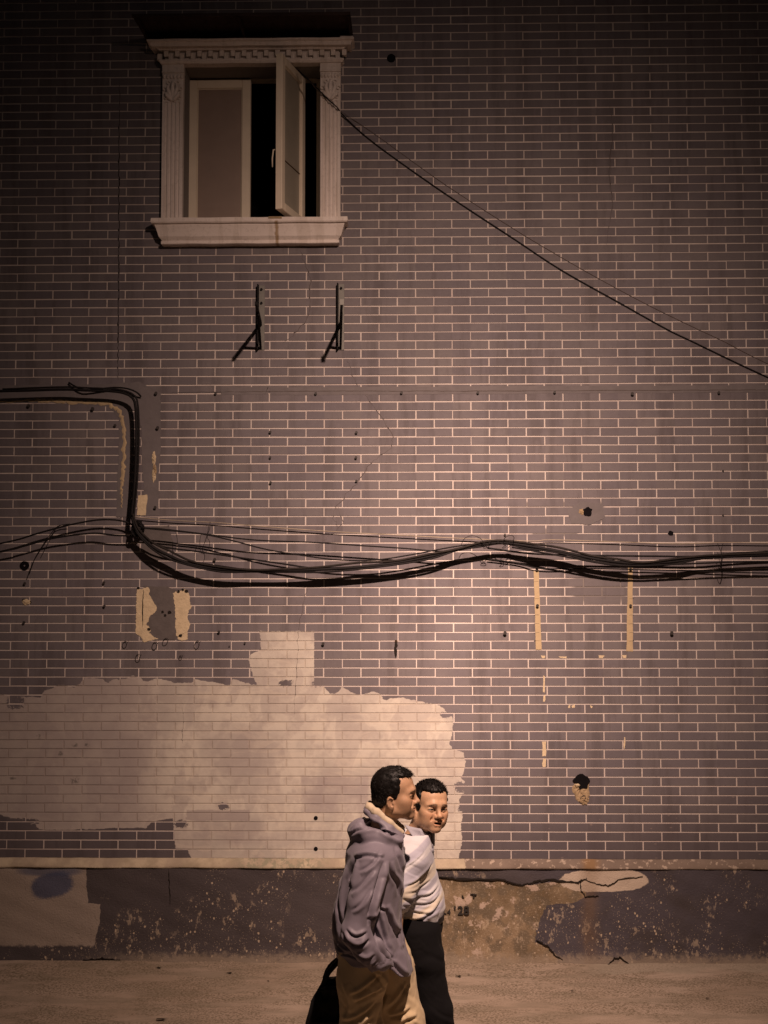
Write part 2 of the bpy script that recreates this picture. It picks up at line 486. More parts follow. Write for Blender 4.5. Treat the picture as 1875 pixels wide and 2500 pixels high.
# the 300 whole tiles that show largest are objects of their own
scored = []
for i, (a, b, z0, z1, full) in enumerate(cells):
    if not full: continue
    p, q = project((a, 0, z0)), project((b, 0, z1))
    if p[0] < 0 or q[0] > 1875 or q[1] < 0: continue
    if q[0] > 815 and p[0] < 1100 and p[1] > 1880: continue
    scored.append(((q[0] - p[0]) * (p[1] - q[1]), i))
scored.sort(reverse=True)
single = set(i for _, i in scored[:300])
shared = []
for k in range(6):
    e = MB(); j = lambda s: random.uniform(-s, s)
    e.cbox(-bw / 2 + j(.0008), bw / 2 + j(.0008), BF + j(.0003), 0.004, -bh / 2 + j(.0008), bh / 2 + j(.0008), 0.0011)
    for mn in ('brick', 'brick_painted'):
        me = e.mesh('brick'); me.materials.append(M[mn]); shared.append(me)
field, field_p = MB(), MB()
for i, (a, b, z0, z1, full) in enumerate(cells):
    pt = a < PAINT_X and z0 < PAINT_Z
    if i in single:
        o = bpy.data.objects.new('brick', shared[2 * random.randrange(6) + pt])
        COL.objects.link(o); o.parent = wall
        o.location = ((a + b) / 2, 0, (z0 + z1) / 2)
        o.rotation_euler = (0, random.gauss(0, 0.0016), 0)
    else:
        j = lambda s: random.uniform(-s, s)
        fl_ = field_p if pt else field
        n = len(fl_.v)
        fl_.cbox(a + j(.0014), b + j(.0014), BF + j(.0005), 0.004, z0 + j(.0013), z1 + j(.0013), 0.0011)
        cx, cz, an = (a + b) / 2, (z0 + z1) / 2, random.gauss(0, 0.0032)
        for k in range(n, len(fl_.v)):
            x, y, z = fl_.v[k]
            fl_.v[k] = (x, y, z + (x - cx) * an)
nf = len(field.f); fv = len(field.v)
field.add(field_p.v, field_p.f)
me = bpy.data.meshes.new('brick'); me.from_pydata(field.v, [], field.f)
fo = link('brick', me, M['brick'], wall); me.materials.append(M['brick_painted'])
me.polygons.foreach_set('material_index', [0] * nf + [1] * (len(field.f) - nf))
fo['kind'] = 'stuff'

# ledge on the plinth
def ledge_material():
    m, t = new_mat('ledge_paint')
    n1 = t.noise(9, 4, 0.6); n2 = t.noise(30, 4, 0.65)
    xx = t.m('ADD', t.x, t.m('MULTIPLY_ADD', n2, 0.05, -0.025))
    cream = t.mix(t.step(n1, .5, .3), (0.32, 0.265, 0.19), (0.44, 0.37, 0.265))
    cream = t.mix(t.m('MULTIPLY', t.step(t.noise(3.5, 5, .65), .52, .12), .45), cream, (0.30, 0.24, 0.19))
    scuff = t.AND(t.step(n2, 0.5, 0.1), t.step(t.x, Xof(585, 2105), 0.2), t.NOT(t.step(t.x, Xof(790, 2105), 0.2)))
    cream = t.mix(t.m('MULTIPLY', scuff, 0.8), cream, (0.22, 0.21, 0.15))
    brown = t.mix(n1, (0.115, 0.088, 0.070), (0.20, 0.155, 0.125))
    brown = t.mix(t.m('MULTIPLY', t.step(n2, 0.6, 0.06), 0.7), brown, (0.42, 0.34, 0.27))
    rust = t.NOT(t.step(t.m('ABSOLUTE', t.m('SUBTRACT', xx, Xof(1440, 2105))), 0.05, 0.07))
    brown = t.mix(t.m('MULTIPLY', rust, 0.6), brown, (0.22, 0.12, 0.04))
    c = t.mix(t.pos_step(t.m('SUBTRACT', xx, Xof(1135, 2105)), 0.006), cream, brown)
    t.out(c, 0.88, 0.25)
    t.bump(t.m('ADD', n2, t.noise(150, 3, 0.6)), 0.4, 0.006)
    return m
PY = -0.034
def wob(a, b): return 0.0025 * math.sin(a * 5.3 + b * 3) + 0.0018 * math.sin(a * 17 + b * 11) + 0.0012 * math.sin(a * 41 - b * 7)
lg = MB()
lx = np.linspace(WX0, WX1, 240)
prof = [(0.0, ZTOP_LEDGE + 0.004), (-0.016, ZTOP_LEDGE - 0.004), (PY - 0.010, ZBOT_LEDGE + 0.012), (PY - 0.012, ZBOT_LEDGE + 0.003), (PY - 0.004, ZBOT_LEDGE)]
for x in lx:
    for k, (y, z) in enumerate(prof):
        lg.v.append((float(x), y + (wob(x, k) if k else 0), z + wob(x + 3, k) * 0.7))
lg.f = [(i * 5 + k, (i + 1) * 5 + k, (i + 1) * 5 + k + 1, i * 5 + k + 1) for i in range(239) for k in range(4)]
tag(lg.build('plinth_ledge', ledge_material(), wall, True), 'sloping ledge, cream at left and brown at right')

def plinth_material():
    m, t = new_mat('plinth_paint')
    n1 = t.noise(3.0, 5, 0.62); n2 = t.noise(24, 5, 0.66); n3 = t.noise(90, 4, 0.6); nb = t.noise(11, 4, 0.6)
    x = t.m('ADD', t.x, t.m('ADD', t.m('MULTIPLY_ADD', n2, 0.05, -0.025), t.m('MULTIPLY_ADD', nb, 0.06, -0.03))); z = t.m('ADD', t.z, t.m('MULTIPLY_ADD', nb, 0.04, -0.02))
    dark = t.mix(n1, (0.045, 0.037, 0.039), (0.080, 0.066, 0.067))
    dark = t.mix(t.m('MULTIPLY', n3, 0.3), dark, (0.04, 0.034, 0.036))
    blue = t.AND(t.step(t.x, 0.75, 0.5), t.step(n1, 0.42, 0.2))
    dark = t.mix(t.m('MULTIPLY', blue, 0.5), dark, (0.066, 0.059, 0.076))
    # brown bare render right of the walkers
    zr = t.curve(z, [(Zof(1380, b), Xof(a, b)) for a, b in ((1418, 2119), (1418, 2150), (1428, 2186), (1395, 2203), (1335, 2207), (1321, 2229), (1309, 2273), (1308, 2298), (1348, 2318), (1362, 2345))])
    zb = t.curve(x, [(Xof(a, b), Zof(a, b)) for a, b in ((900, 2143), (1062, 2143), (1150, 2147), (1232, 2149), (1265, 2158), (1300, 2158), (1330, 2149), (1418, 2152), (1500, 2155))])
    bare = t.AND(t.pos_step(t.m('SUBTRACT', zr, x), 0.006), t.pos_step(t.m('SUBTRACT', zb, z), 0.006), t.step(t.x, Xof(905, 2250), 0.05))
    br = t.mix(t.step(n1, .5, .3), (0.13, 0.092, 0.052), (0.24, 0.175, 0.11))
    br = t.mix(t.m('MULTIPLY', t.step(nb, 0.52, 0.14), 0.75), br, (0.105, 0.082, 0.055))
    pale = t.step(t.m('ADD', t.m('MULTIPLY', t.noise(7, 5, 0.68), 1.0), t.m('MULTIPLY', n2, 0.25)), 0.725, 0.05)
    br = t.mix(t.m('MULTIPLY', pale, 0.85), br, (0.40, 0.31, 0.25))
    br = t.mix(t.m('MULTIPLY', t.step(n3, 0.62, 0.08), 0.35), br, (0.40, 0.33, 0.25))
    c = t.mix(bare, dark, br)
    # chips of paint knocked off, more of them low down where feet and wheels hit
    dens = t.m('ADD', t.noise(2.1, 3, 0.6), t.m('MULTIPLY', t.NOT(t.step(t.z, 0.3, 0.5)), 0.13))
    chip = t.AND(t.NOT(t.step(t.m('ADD', t.vor(26, stretch=(1, 1, 0.75)), t.m('MULTIPLY', n3, 0.22)), 0.27, 0.05)), t.step(dens, 0.565, 0.05))
    chip2 = t.AND(t.NOT(t.step(t.m('ADD', t.vor(70), t.m('MULTIPLY', n3, 0.2)), 0.26, 0.06)), t.step(dens, 0.53, 0.08))
    smear = t.AND(t.step(t.noise(16, 5, 0.7, stretch=(1.4, 1, 0.8)), 0.60, 0.04), t.step(dens, 0.56, 0.08))
    cc = t.mix(t.noise(30, 1, 0.5), (0.34, 0.26, 0.20), (0.50, 0.40, 0.28))
    c = t.mix(t.m('MULTIPLY', t.OR(chip, t.m('MULTIPLY', chip2, 0.8), t.m('MULTIPLY', smear, 0.55)), 0.9), c, cc)
    # worn foot
    foot = t.m('MULTIPLY', t.NOT(t.step(t.m('MULTIPLY_ADD', n2, 0.16, t.z), 0.125, 0.06)), t.step(t.x, -1.9, 0.8))
    c = t.mix(t.m('MULTIPLY', foot, 0.7), c, (0.25, 0.20, 0.15))
    # rolled-over light rectangle at the left and its soft lower edge
    xr = t.curve(z, [(Zof(200, b), Xof(a, b)) for a, b in ((214, 2110), (214, 2150), (219, 2202), (248, 2204), (247, 2250), (238, 2280), (230, 2318), (225, 2340))])
    rect = t.AND(t.pos_step(t.m('SUBTRACT', xr, t.m('MULTIPLY_ADD', t.m('SUBTRACT', x, t.x), 0.35, t.x)), 0.006), t.step(t.m('MULTIPLY_ADD', n2, 0.05, t.z), Zof(100, 2306) + 0.025, 0.02))
    rc = t.mix(n1, (0.235, 0.195, 0.165), (0.33, 0.27, 0.22))
    rc = t.mix(t.m('MULTIPLY', n3, 0.2), rc, (0.16, 0.13, 0.12))
    c = t.mix(rect, c, rc)
    # blue spray marks
    def ell(px, py, rx, rz, tilt):
        cx, cz = W(px, py)
        dx = t.m('SUBTRACT', t.x, cx); dz = t.m('SUBTRACT', t.z, cz)
        u = t.m('ADD', t.m('MULTIPLY', dx, math.cos(tilt)), t.m('MULTIPLY', dz, math.sin(tilt)))
        v = t.m('SUBTRACT', t.m('MULTIPLY', dz, math.cos(tilt)), t.m('MULTIPLY', dx, math.sin(tilt)))
        a = t.m('POWER', t.m('ABSOLUTE', t.m('DIVIDE', u, rx / 360)), 2.6); b = t.m('POWER', t.m('ABSOLUTE', t.m('DIVIDE', v, rz / 360)), 2.6)
        return t.m('ADD', a, b)
    c = t.mix(t.m('MULTIPLY', t.NOT(t.step(t.m('ADD', ell(131, 2158, 50, 29, 0.24), t.m('MULTIPLY_ADD', n3, 1.2, -0.6)), 1.0, 0.8)), 0.85), c, (0.045, 0.055, 0.105))
    c = t.mix(t.m('MULTIPLY', t.NOT(t.step(ell(125, 2123, 78, 13, 0.0), 0.9, 1.2)), 0.7), c, (0.06, 0.07, 0.12))
    # cream oval of filler at the right
    e = t.m('ADD', ell(1473, 2147, 103, 26, 0.02), t.m('MULTIPLY_ADD', n2, 0.7, -0.35))
    c = t.mix(t.NOT(t.step(e, 1.0, 0.14)), c, t.mix(nb, (0.38, 0.31, 0.25), (0.46, 0.385, 0.305)))
    # rust run under the pipe hole
    rust = t.AND(t.NOT(t.step(t.m('ABSOLUTE', t.m('SUBTRACT', x, Xof(1438, 2200))), 0.05, 0.09)), t.step(t.m('ADD', t.z, t.m('MULTIPLY', n2, 0.3)), 0.2, 0.25))
    c = t.mix(t.m('MULTIPLY', t.m('MULTIPLY', rust, t.step(n1, .42, .3)), 0.45), c, (0.15, 0.09, 0.045))
    t.out(c, 0.85, 0.3)
    t.bump(t.m('ADD', t.m('MULTIPLY', n2, 1.0), t.m('ADD', n3, t.m('MULTIPLY', t.OR(chip, chip2), -0.6))), 0.5, 0.007)
    return m
pg = MB()
px_, pz_ = np.linspace(WX0, WX1, 360), np.linspace(-0.05, ZBOT_LEDGE + 0.004, 26)
for z in pz_:
    for x in px_:
        d = wob(x, z * 4) * 1.0 + 0.004 * math.sin(x * 1.7 + z * 2)
        if z < 0.09: d -= (0.09 - z) * 0.18 * (0.6 + 0.4 * math.sin(x * 6 + math.sin(x * 17)))
        pg.v.append((float(x), PY + d, float(z)))
npx = len(px_)
pg.f = [(j * npx + i, j * npx + i + 1, (j + 1) * npx + i + 1, (j + 1) * npx + i) for j in range(len(pz_) - 1) for i in range(npx - 1)]
tag(pg.build('plinth', plinth_material(), wall, True), 'dark painted plinth, chipped, with bare brown render')

# ------------------------------------------------------------------ marks, fillers, cracks and holes of the wall
M['black'] = simple('hole_black', (0.006, 0.005, 0.006), 0.95, 0.1)
M['crack'] = simple('crack_dark', (0.02, 0.016, 0.014), 0.95, 0.1)
M['hair'] = simple('hairline_grime', (0.10, 0.08, 0.072), 0.95, 0.1)
M['filler'] = simple('grey_filler', (0.148, 0.131, 0.133), 0.85, 0.3, 0.25, 14, bump=0.3, bscale=40)
M['filler_lo'] = simple('dark_grey_filler', (0.118, 0.102, 0.098), 0.9, 0.3, 0.3, 20, bump=0.5, bscale=60)
M['plaster'] = simple('bare_plaster', (0.58, 0.47, 0.31), 0.92, 0.2, 0.28, 22, bump=0.8, bscale=70)
M['strip'] = simple('strip_plaster', (0.43, 0.33, 0.20), 0.92, 0.2, 0.2, 12, bump=0.4, bscale=60)
M['rubble'] = simple('broken_render', (0.34, 0.25, 0.15), 0.95, 0.2, 0.4, 40, bump=1.0, bscale=50)
M['darkmetal'] = simple('dark_wire', (0.03, 0.024, 0.022), 0.6, 0.4)
M['rust'] = simple('rusty_steel', (0.13, 0.075, 0.04), 0.8, 0.3, 0.5, 60)

def subdiv(pts, n, jit):
    out = []
    for a, b in zip(pts, pts[1:]):
        for k in range(n):
            u = k / n
            out.append((a[0] + (b[0] - a[0]) * u + random.uniform(-jit, jit), a[1] + (b[1] - a[1]) * u + random.uniform(-jit, jit)))
    out.append(pts[-1])
    return out
def ribbon(pts, wpx, mat, name='crack', y=-0.0040, n=5, jit=2.0, label=None):
    """thin raised line along photograph points, wpx wide"""
    P = [W(*p) for p in subdiv(pts, n, jit)]
    e = MB(); m_ = len(P)
    for i, (x, z) in enumerate(P):
        a, b = P[max(i - 1, 0)], P[min(i + 1, m_ - 1)]
        tx, tz = b[0] - a[0], b[1] - a[1]; L = math.hypot(tx, tz) or 1
        h = wpx / 360 / 2 * random.uniform(0.55, 1.3) * min(1, 0.25 + 4 * min(i, m_ - 1 - i) / m_)
        nx_, nz_ = -tz / L * h, tx / L * h
        e.v += [(x + nx_, y + 0.0028, z + nz_), (x, y, z), (x - nx_, y + 0.0028, z - nz_)]
    for i in range(m_ - 1):
        e.f += [(3 * i, 3 * i + 3, 3 * i + 4, 3 * i + 1), (3 * i + 1, 3 * i + 4, 3 * i + 5, 3 * i + 2)]
    o = e.build(name, mat, wall)
    if label: o['label'] = label
    return o
def slab(poly, mat, name, y0=-0.004, jit=1.5, n=6, label=None, bev=0.002, rough=0.0):
    """flat ragged slab whose outline is given in photograph pixels"""
    Q = list(poly) + [poly[0]]
    if jit > 1.2: Q = subdiv(Q, 2, jit * 1.3)
    P = [W(*p) for p in subdiv(Q, n, jit * (.6 if jit > 1.2 else 1))[:-1]]
    bm = bmesh.new()
    vs = [bm.verts.new((x, y0, z)) for x, z in P]
    f = bm.faces.new(vs)
    r = bmesh.ops.extrude_face_region(bm, geom=[f])
    cx = sum(p[0] for p in P) / len(P); cz = sum(p[1] for p in P) / len(P)
    for g in r['geom']:
        if isinstance(g, bmesh.types.BMVert): g.co.y = 0.003
    bmesh.ops.recalc_face_normals(bm, faces=bm.faces)
    bmesh.ops.triangulate(bm, faces=bm.faces)
    me = bpy.data.meshes.new(name); bm.to_mesh(me); bm.free()
    o = link(name, me, mat, wall)
    if label: o['label'] = label
    return o
def hole(px, py, r, mat=None, name='drill_hole', squash=1.0, y=-0.0056, ragged=0.15):
    cx, cz = W(px, py); e = MB(); n = 14
    ring = []
    for k in range(n):
        a = 2 * math.pi * k / n; q = r / 360 * random.uniform(1 - ragged, 1 + ragged)
        ring.append((cx + math.cos(a) * q, cz + math.sin(a) * q * squash))
    e.v = [(x, 0.002, z) for x, z in ring] + [(x, y, z) for x, z in ring] + [(cx + (x - cx) * .8, y + .001, cz + (z - cz) * .8) for x, z in ring] + [(cx, y + 0.0028, cz)]
    for k in range(n):
        k2 = (k + 1) % n
        e.f += [(k, k2, n + k2, n + k), (n + k, n + k2, 2 * n + k2, 2 * n + k), (2 * n + k, 2 * n + k2, 3 * n)]
    return e.build(name, mat or M['black'], wall)
# smooth grey filler: along the cables, under them and in the seam
slab([(-60, 941), (285, 936), (345, 935), (395, 960), (392, 1100), (385, 1260), (352, 1260), (350, 1180), (345, 1080), (340, 1010), (318, 1000), (322, 1262), (286, 1262), (290, 1110), (292, 1020), (270, 992), (150, 984), (-60, 984)], M['filler'], 'cement_patch', y0=-0.0042, n=5, jit=2)
slab([(352, 1432), (408, 1432), (430, 1440), (428, 1520), (432, 1560), (352, 1562), (358, 1500)], M['filler_lo'], 'cement_patch', y0=-0.0045)
slab([(345, 1290), (412, 1285), (425, 1330), (380, 1375), (350, 1350)], M['filler_lo'], 'cement_patch', y0=-0.0047)
slab([(1385, 1247), (1420, 1225), (1470, 1232), (1478, 1262), (1440, 1282), (1395, 1278)], M['filler'], 'cement_patch', y0=-0.0043)
for a, b in ((540, 655), (660, 2200)):
    slab([(a, 946), (b, 945 - (b - a) * 0.004), (b, 962 - (b - a) * 0.004), (a, 965)], M['filler'], 'cement_strip', y0=-0.0041, n=30, jit=0.8)
ribbon([(420, 958), (800, 955), (1200, 955), (1875, 952), (2200, 950)], 3.2, M['hair'], 'crack', -0.0056, 30, 0.6)
for px in (289,):
    ribbon([(px + 3, 200), (px + 2, 420), (px + 1, 600), (px, 800), (px - 1, 930)], 4, M['crack'], 'crack', -0.0042, 24, 1.5)
# exposed plaster
ribbon([(351, 1440), (349, 1480), (348, 1530)], 3, M['crack'], 'crack', -0.0075, 6, 1)
for (a, b, r) in ((436, 1444, 3.5), (447, 1440, 3), (455, 1443, 4), (441, 1552, 4), (338, 1436, 3), (364, 1536, 3.5), (414, 1495, 4), (404, 1502, 3), (397, 1494, 3)):
    hole(a, b, r, M['crack'], 'drill_hole', 1.0, -0.0085, .3)
slab([(334, 1438), (352, 1434), (366, 1438), (368, 1462), (384, 1480), (375, 1500), (362, 1512), (358, 1525), (368, 1532), (366, 1546), (384, 1560), (350, 1567), (342, 1552), (331, 1545), (333, 1500), (331, 1470)], M['plaster'], 'plaster_patch', y0=-0.0052, jit=2.2)
slab([(424, 1448), (440, 1441), (458, 1442), (463, 1462), (468, 1482), (460, 1490), (462, 1522), (456, 1560), (436, 1564), (428, 1550), (430, 1510), (426, 1480)], M['plaster'], 'plaster_patch', y0=-0.0052, jit=2.2)
slab([(337, 1210), (361, 1208), (356, 1258), (335, 1258)], M['plaster'], 'plaster_patch', y0=-0.005, jit=1)
ribbon([(-20, 983), (60, 978), (110, 977), (170, 981), (230, 984), (270, 987), (290, 1004), (299, 1022), (304, 1060), (302, 1120), (300, 1170), (297, 1200), (298, 1240)], 9, M['strip'], 'plaster_edge', -0.0075, 8, 2.6)
for (a, b, c, d) in ((1303, 1392, 1314, 1586), (1533, 1382, 1543, 1590)):
    slab([(a, b), (a + 12, b), (c + 8, d), (c - 6, d)] if a < 1400 else [(a, b), (a + 11, b), (c + 2, d), (c - 14, d)], M['strip'], 'plaster_strip', y0=-0.005, n=10, jit=0.6)
for a in (1309, 1541):
    for b in (1420, 1462, 1502, 1523, 1545, 1565):
        ribbon([(a - 6, b), (a + 7, b - 1)], 1.6, M['hair'], 'crack', -0.0062, 3, .4)
for (poly) in ([(1321, 1600), (1331, 1600), (1330, 1606), (1322, 1606)], [(1364, 1603), (1384, 1602), (1383, 1606), (1366, 1605)], [(1460, 1599), (1476, 1601), (1472, 1606), (1462, 1606)], [(1518, 1600), (1530, 1599), (1528, 1606), (1520, 1606)],
               [(1324, 1810), (1333, 1810), (1333, 1846), (1324, 1846)], [(1325, 1852), (1333, 1852), (1333, 1872), (1324, 1872)], [(1326, 1700), (1331, 1696), (1331, 1712), (1326, 1712)], [(1387, 1722), (1392, 1720), (1392, 1728), (1388, 1728)],
               [(1396, 1722), (1403, 1720), (1402, 1728), (1396, 1728)], [(1440, 1722), (1448, 1724), (1444, 1730)], [(1326, 1650), (1330, 1650), (1329, 1690), (1326, 1690)], [(1523, 1800), (1526, 1800), (1525, 1830), (1522, 1826)]):
    slab(poly, M['plaster'], 'paint_fleck', y0=-0.0042, n=3, jit=1.0)

for (px, py, r) in ((955, 143, 11), (60, 1381, 11.5), (771, 1997, 5), (771, 2072, 5), (1434, 1249, 11), (1637, 1302, 6)):
    hole(px, py, r, y=-.010 if px == 1434 else -.0056, ragged=0.05 if r < 12 and px in (955, 60, 771) else 0.2)
# nails and wall plugs
M['nail'] = M['darkmetal']
def nail(px, py, s=1.0, pale=False):
    x, z = W(px, py); e = MB(); r = 0.0055 * s
    y1 = -0.018 * s
    e.tube([(x, 0.004, z), (x, -0.004, z), (x + .001, y1, z + .002 * s)], [r * 1.3, r, r * .9], 7)
    e.tube([(x + .001, y1, z + .002 * s), (x + .001, y1 - .003, z + .002 * s)], r * 1.7, 8)
    return e.build('nail', M['nail'], wall)
for (px, py, s) in ((527, 962, 1), (771, 962, 1), (980, 960, 1), (1166, 960, 1), (1353, 959, 1), (1542, 963, 1.2), (1753, 960, 1), (660, 1056, 1), (660, 1118, .9), (661, 1179, 1), (870, 1057, 1), (869, 1118, 1), (870, 1175, .9),
                    (1232, 1546, 1.3), (1638, 1546, 1.3), (1310, 1391, 1), (1538, 1390, 1), (1311, 1479, 1.1), (1538, 1479, 1), (789, 1572, 1.1), (598, 1570, .7), (255, 1423, 1), (256, 1480, 1), (62, 1425, 1), (60, 1520, 1), (535, 1543, 1),
                    (525, 1367, 1.2), (382, 962, 1.2), (386, 1046, 1.2), (380, 1240, 1.1), (1764, 1258, .6), (1764, 1150, .6), (560, 1578, .5), (1232, 1306, .8), (72, 992, 1.2), (228, 1000, 1.3), (282, 1040, 1.0)):
    nail(px, py, s)
e = MB(); x, z = W(874, 1222)
hole(874, 1205, 4, M['rust'], 'rust_spot', 1.0, -0.0035)
# a wire stub in a slot
hole(967, 1566, 4, M['rust'], 'drill_hole')
ribbon([(968, 1562), (966, 1582), (965, 1606)], 6, M['crack'], 'wire_stub', -0.009, 4, 1.2)
# little wire hooks below the plaster patches
for (px, py, rx, an) in ((305, 1574, 8, .4), (378, 1577, 9, .35), (404, 1567, 9, .5), (481, 1575, 9, .3), (337, 1607, 9, .25), (441, 1606, 5, .3), (1422, 1951, 9, .5)):
    cx, cz = W(px, py); pts = []
    for k in range(15):
        a = 2 * math.pi * k / 14 * 0.93 + 1.2
        u, v = math.cos(a) * rx / 360 * 0.62, math.sin(a) * rx / 360 * 1.15
        pts.append((cx + u * math.cos(an) + v * math.sin(an), -0.010 - 0.005 * math.sin(a), cz - u * math.sin(an) + v * math.cos(an)))
    pts.append((pts[-1][0] + .008, 0.002, pts[-1][2] + .01))
    MB().tube(pts, 0.0023, 6).build('wire_hook', M['darkmetal'], wall, True)
# broken pipe hole with crumbled edge
def lump(poly_c, rx, rz, mat, name, y, h, seed):
    random.seed(seed)
    cx, cz = W(*poly_c); e = MB(); n = 18; rings = 4
    e.v.append((cx, y - h, cz))
    for k in range(1, rings + 1):
        for i in range(n):
            a = 2 * math.pi * i / n; q = (k / rings) * random.uniform(.8, 1.2)
            e.v.append((cx + math.cos(a) * rx / 360 * q, y - h * (1 - (k / rings) ** 2) * random.uniform(.4, 1.4) if k < rings else 0.002, cz + math.sin(a) * rz / 360 * q))
    for i in range(n): e.f.append((0, 1 + i, 1 + (i + 1) % n))
    for k in range(rings - 1):
        for i in range(n):
            a, b = 1 + k * n + i, 1 + k * n + (i + 1) % n
            e.f.append((a, a + n, b + n, b))
    return e.build(name, mat, wall)
lump((1418, 1925), 24, 34, M['rubble'], 'broken_render', -0.003, 0.010, 3)
lump((1425, 1950), 15, 18, M['rubble'], 'broken_render', -0.004, 0.012, 4)
hole(1419, 1905, 18, M['black'], 'pipe_hole', 1.0, -0.016, 0.22)
lump((1409, 1916), 7, 5, M['plaster'], 'broken_render', -0.015, 0.008, 5)
lump((1420, 1250), 9, 9, M['rubble'], 'broken_render', -0.003, 0.007, 6)
lump((64, 1470), 13, 9, M['plaster'], 'broken_render', -0.003, 0.007, 8)
hole(58, 1466, 4); hole(73, 1470, 4)
for (a, b, s) in ((376, 1120, 9), (378, 1150, 10), (376, 1160, 8)):
    lump((a, b), 6, 22, M['plaster'] if s != 10 else M['rubble'], 'broken_render', -0.004, 0.008, s)
random.seed(21)
# thin render cracks
ribbon([(730, 598), (742, 640), (758, 680), (757, 730), (752, 775), (720, 815), (690, 838)], 2.6, M['hair'], 'crack', n=6, jit=2.5)
ribbon([(848, 880), (862, 920), (880, 950), (925, 1010), (960, 1062), (955, 1095), (905, 1130), (870, 1180), (822, 1236), (812, 1262), (826, 1290)], 2.4, M['hair'], 'crack', n=6, jit=3)
ribbon([(826, 1236), (838, 1280), (800, 1310), (770, 1345)], 1.8, M['hair'], 'crack', n=6, jit=3)
ribbon([(756, 1420), (742, 1470), (728, 1530), (727, 1600), (722, 1680), (718, 1750)], 1.8, M['hair'], 'crack', n=6, jit=2.5)
ribbon([(445, 1725), (449, 1760), (444, 1790), (446, 1815)], 2.0, M['hair'], 'crack', n=5, jit=2)
ribbon([(1490, 250), (1495, 330), (1488, 420), (1496, 500), (1480, 600)], 2.0, M['hair'], 'crack', n=7, jit=2.5)
# plinth cracks
def pcrack(pts, wpx, y=PY - 0.0085, n=7, jit=2.0, mat=None):
    P = [at(*p, y) for p in subdiv(pts, n, jit)]
    e = MB()
    for i, p in enumerate(P):
        a, b = P[max(i - 1, 0)], P[min(i + 1, len(P) - 1)]
        tx, tz = b[0] - a[0], b[2] - a[2]; L = math.hypot(tx, tz) or 1
        h = wpx / 360 / 2 * .62 * random.uniform(0.35, 1.5) * min(1, 0.2 + 5 * min(i, len(P) - 1 - i) / len(P))
        e.v += [(p[0] - tz / L * h, y + .012, p[2] + tx / L * h), (p[0] - tz / L * h, y, p[2] + tx / L * h), (p[0] + tz / L * h, y + .001, p[2] - tx / L * h), (p[0] + tz / L * h, y + .012, p[2] - tx / L * h)]
    for i in range(len(P) - 1):
        for k in range(3): e.f.append((4 * i + k, 4 * i + 4 + k, 4 * i + 5 + k, 4 * i + 1 + k))
    return e.build('crack', mat or M['crack'], wall)
pcrack([(1040, 2140), (1068, 2142), (1120, 2146), (1232, 2148), (1240, 2154), (1275, 2160), (1300, 2158), (1306, 2152), (1345, 2149), (1414, 2154), (1422, 2148), (1432, 2145)], 6)
pcrack([(1416, 2154), (1420, 2175), (1430, 2190), (1462, 2188)], 3)
pcrack([(1311, 2296), (1340, 2312), (1352, 2330), (1374, 2343)], 4)
pcrack([(1478, 2361), (1500, 2340), (1515, 2338), (1545, 2360)], 2.2, PY - 0.02)
pcrack([(1432, 2148), (1460, 2160), (1490, 2162), (1510, 2148), (1570, 2140)], 2)
pcrack([(95, 2358), (145, 2355), (190, 2358), (205, 2345), (250, 2340), (290, 2345), (312, 2360)], 2.4, PY - 0.022)
pcrack([(412, 2119), (414, 2160), (415, 2208)], 3)
# fragments of a painted number on the bare render
M['stencil'] = simple('stencil_paint', (0.025, 0.022, 0.02), 0.9, 0.2, 0.5, 50)
def text(body, px, py, size, y):
    cu = bpy.data.curves.new('lettering', 'FONT'); cu.body = body; cu.size = size; cu.extrude = 0.0008; cu.offset = 0.0016
    o = bpy.data.objects.new('lettering', cu); COL.objects.link(o)
    dg = bpy.context.evaluated_depsgraph_get()
    me = bpy.data.meshes.new_from_object(o.evaluated_get(dg))
    bpy.data.objects.remove(o)
    x, _, z = at(px, py, y)
    for v in me.vertices:
        a, b, c = v.co
        v.co = (x + a, y - c, z + b)
    return link('lettering', me, M['stencil'], wall)
tag(text('28', 1117, 2233, 0.078, PY - 0.0075), 'worn black painted number 28')
tag(text("'", 1108, 2236, 0.085, PY - 0.0075), 'worn black stroke before the number')
tag(text('4', 1092, 2232, 0.045, PY - 0.0075), 'worn small black stencil figure')
for (a, b, c, d) in ((1128, 2186, 1133, 2192), (1148, 2182, 1164, 2184), (1156, 2184, 1158, 2193), (1082, 2228, 1090, 2232)):
    pcrack([(a, b), ((a + c) / 2, (b + d) / 2 + 1), (c, d)], 4, PY - 0.0075, 3, 1, M['stencil'])

# ------------------------------------------------------------------ the casement window
M['white'] = None
def surround_material():
    m, t = new_mat('window_surround')
    n1 = t.noise(5, 4, 0.6); n2 = t.noise(40, 4, 0.65); n3 = t.noise(3, 4, 0.6, stretch=(5, 1, .5))
    c = t.mix(n1, (0.70, 0.62, 0.57), (0.82, 0.735, 0.67))
    c = t.mix(t.m('MULTIPLY', t.step(n2, 0.58, 0.1), 0.35), c, (0.50, 0.44, 0.39))
    c = t.mix(t.m('MULTIPLY', t.step(n3, 0.56, 0.12), 0.30), c, (0.45, 0.38, 0.31))
    rust = t.AND(t.NOT(t.step(t.m('ABSOLUTE', t.m('SUBTRACT', t.m('MULTIPLY_ADD', n2, 0.02, t.x), Xof(679, 570) + .01)), 0.011, 0.014)), t.NOT(t.step(t.z, Zof(679, 552), 0.01)))
    c = t.mix(t.m('MULTIPLY', rust, 0.75), c, (0.28, 0.16, 0.04))
    t.out(c, 0.8, 0.3); t.bump(t.m('ADD', n2, t.noise(120, 3, .6)), 0.2, 0.004)
    return m
M['sur'] = surround_material()
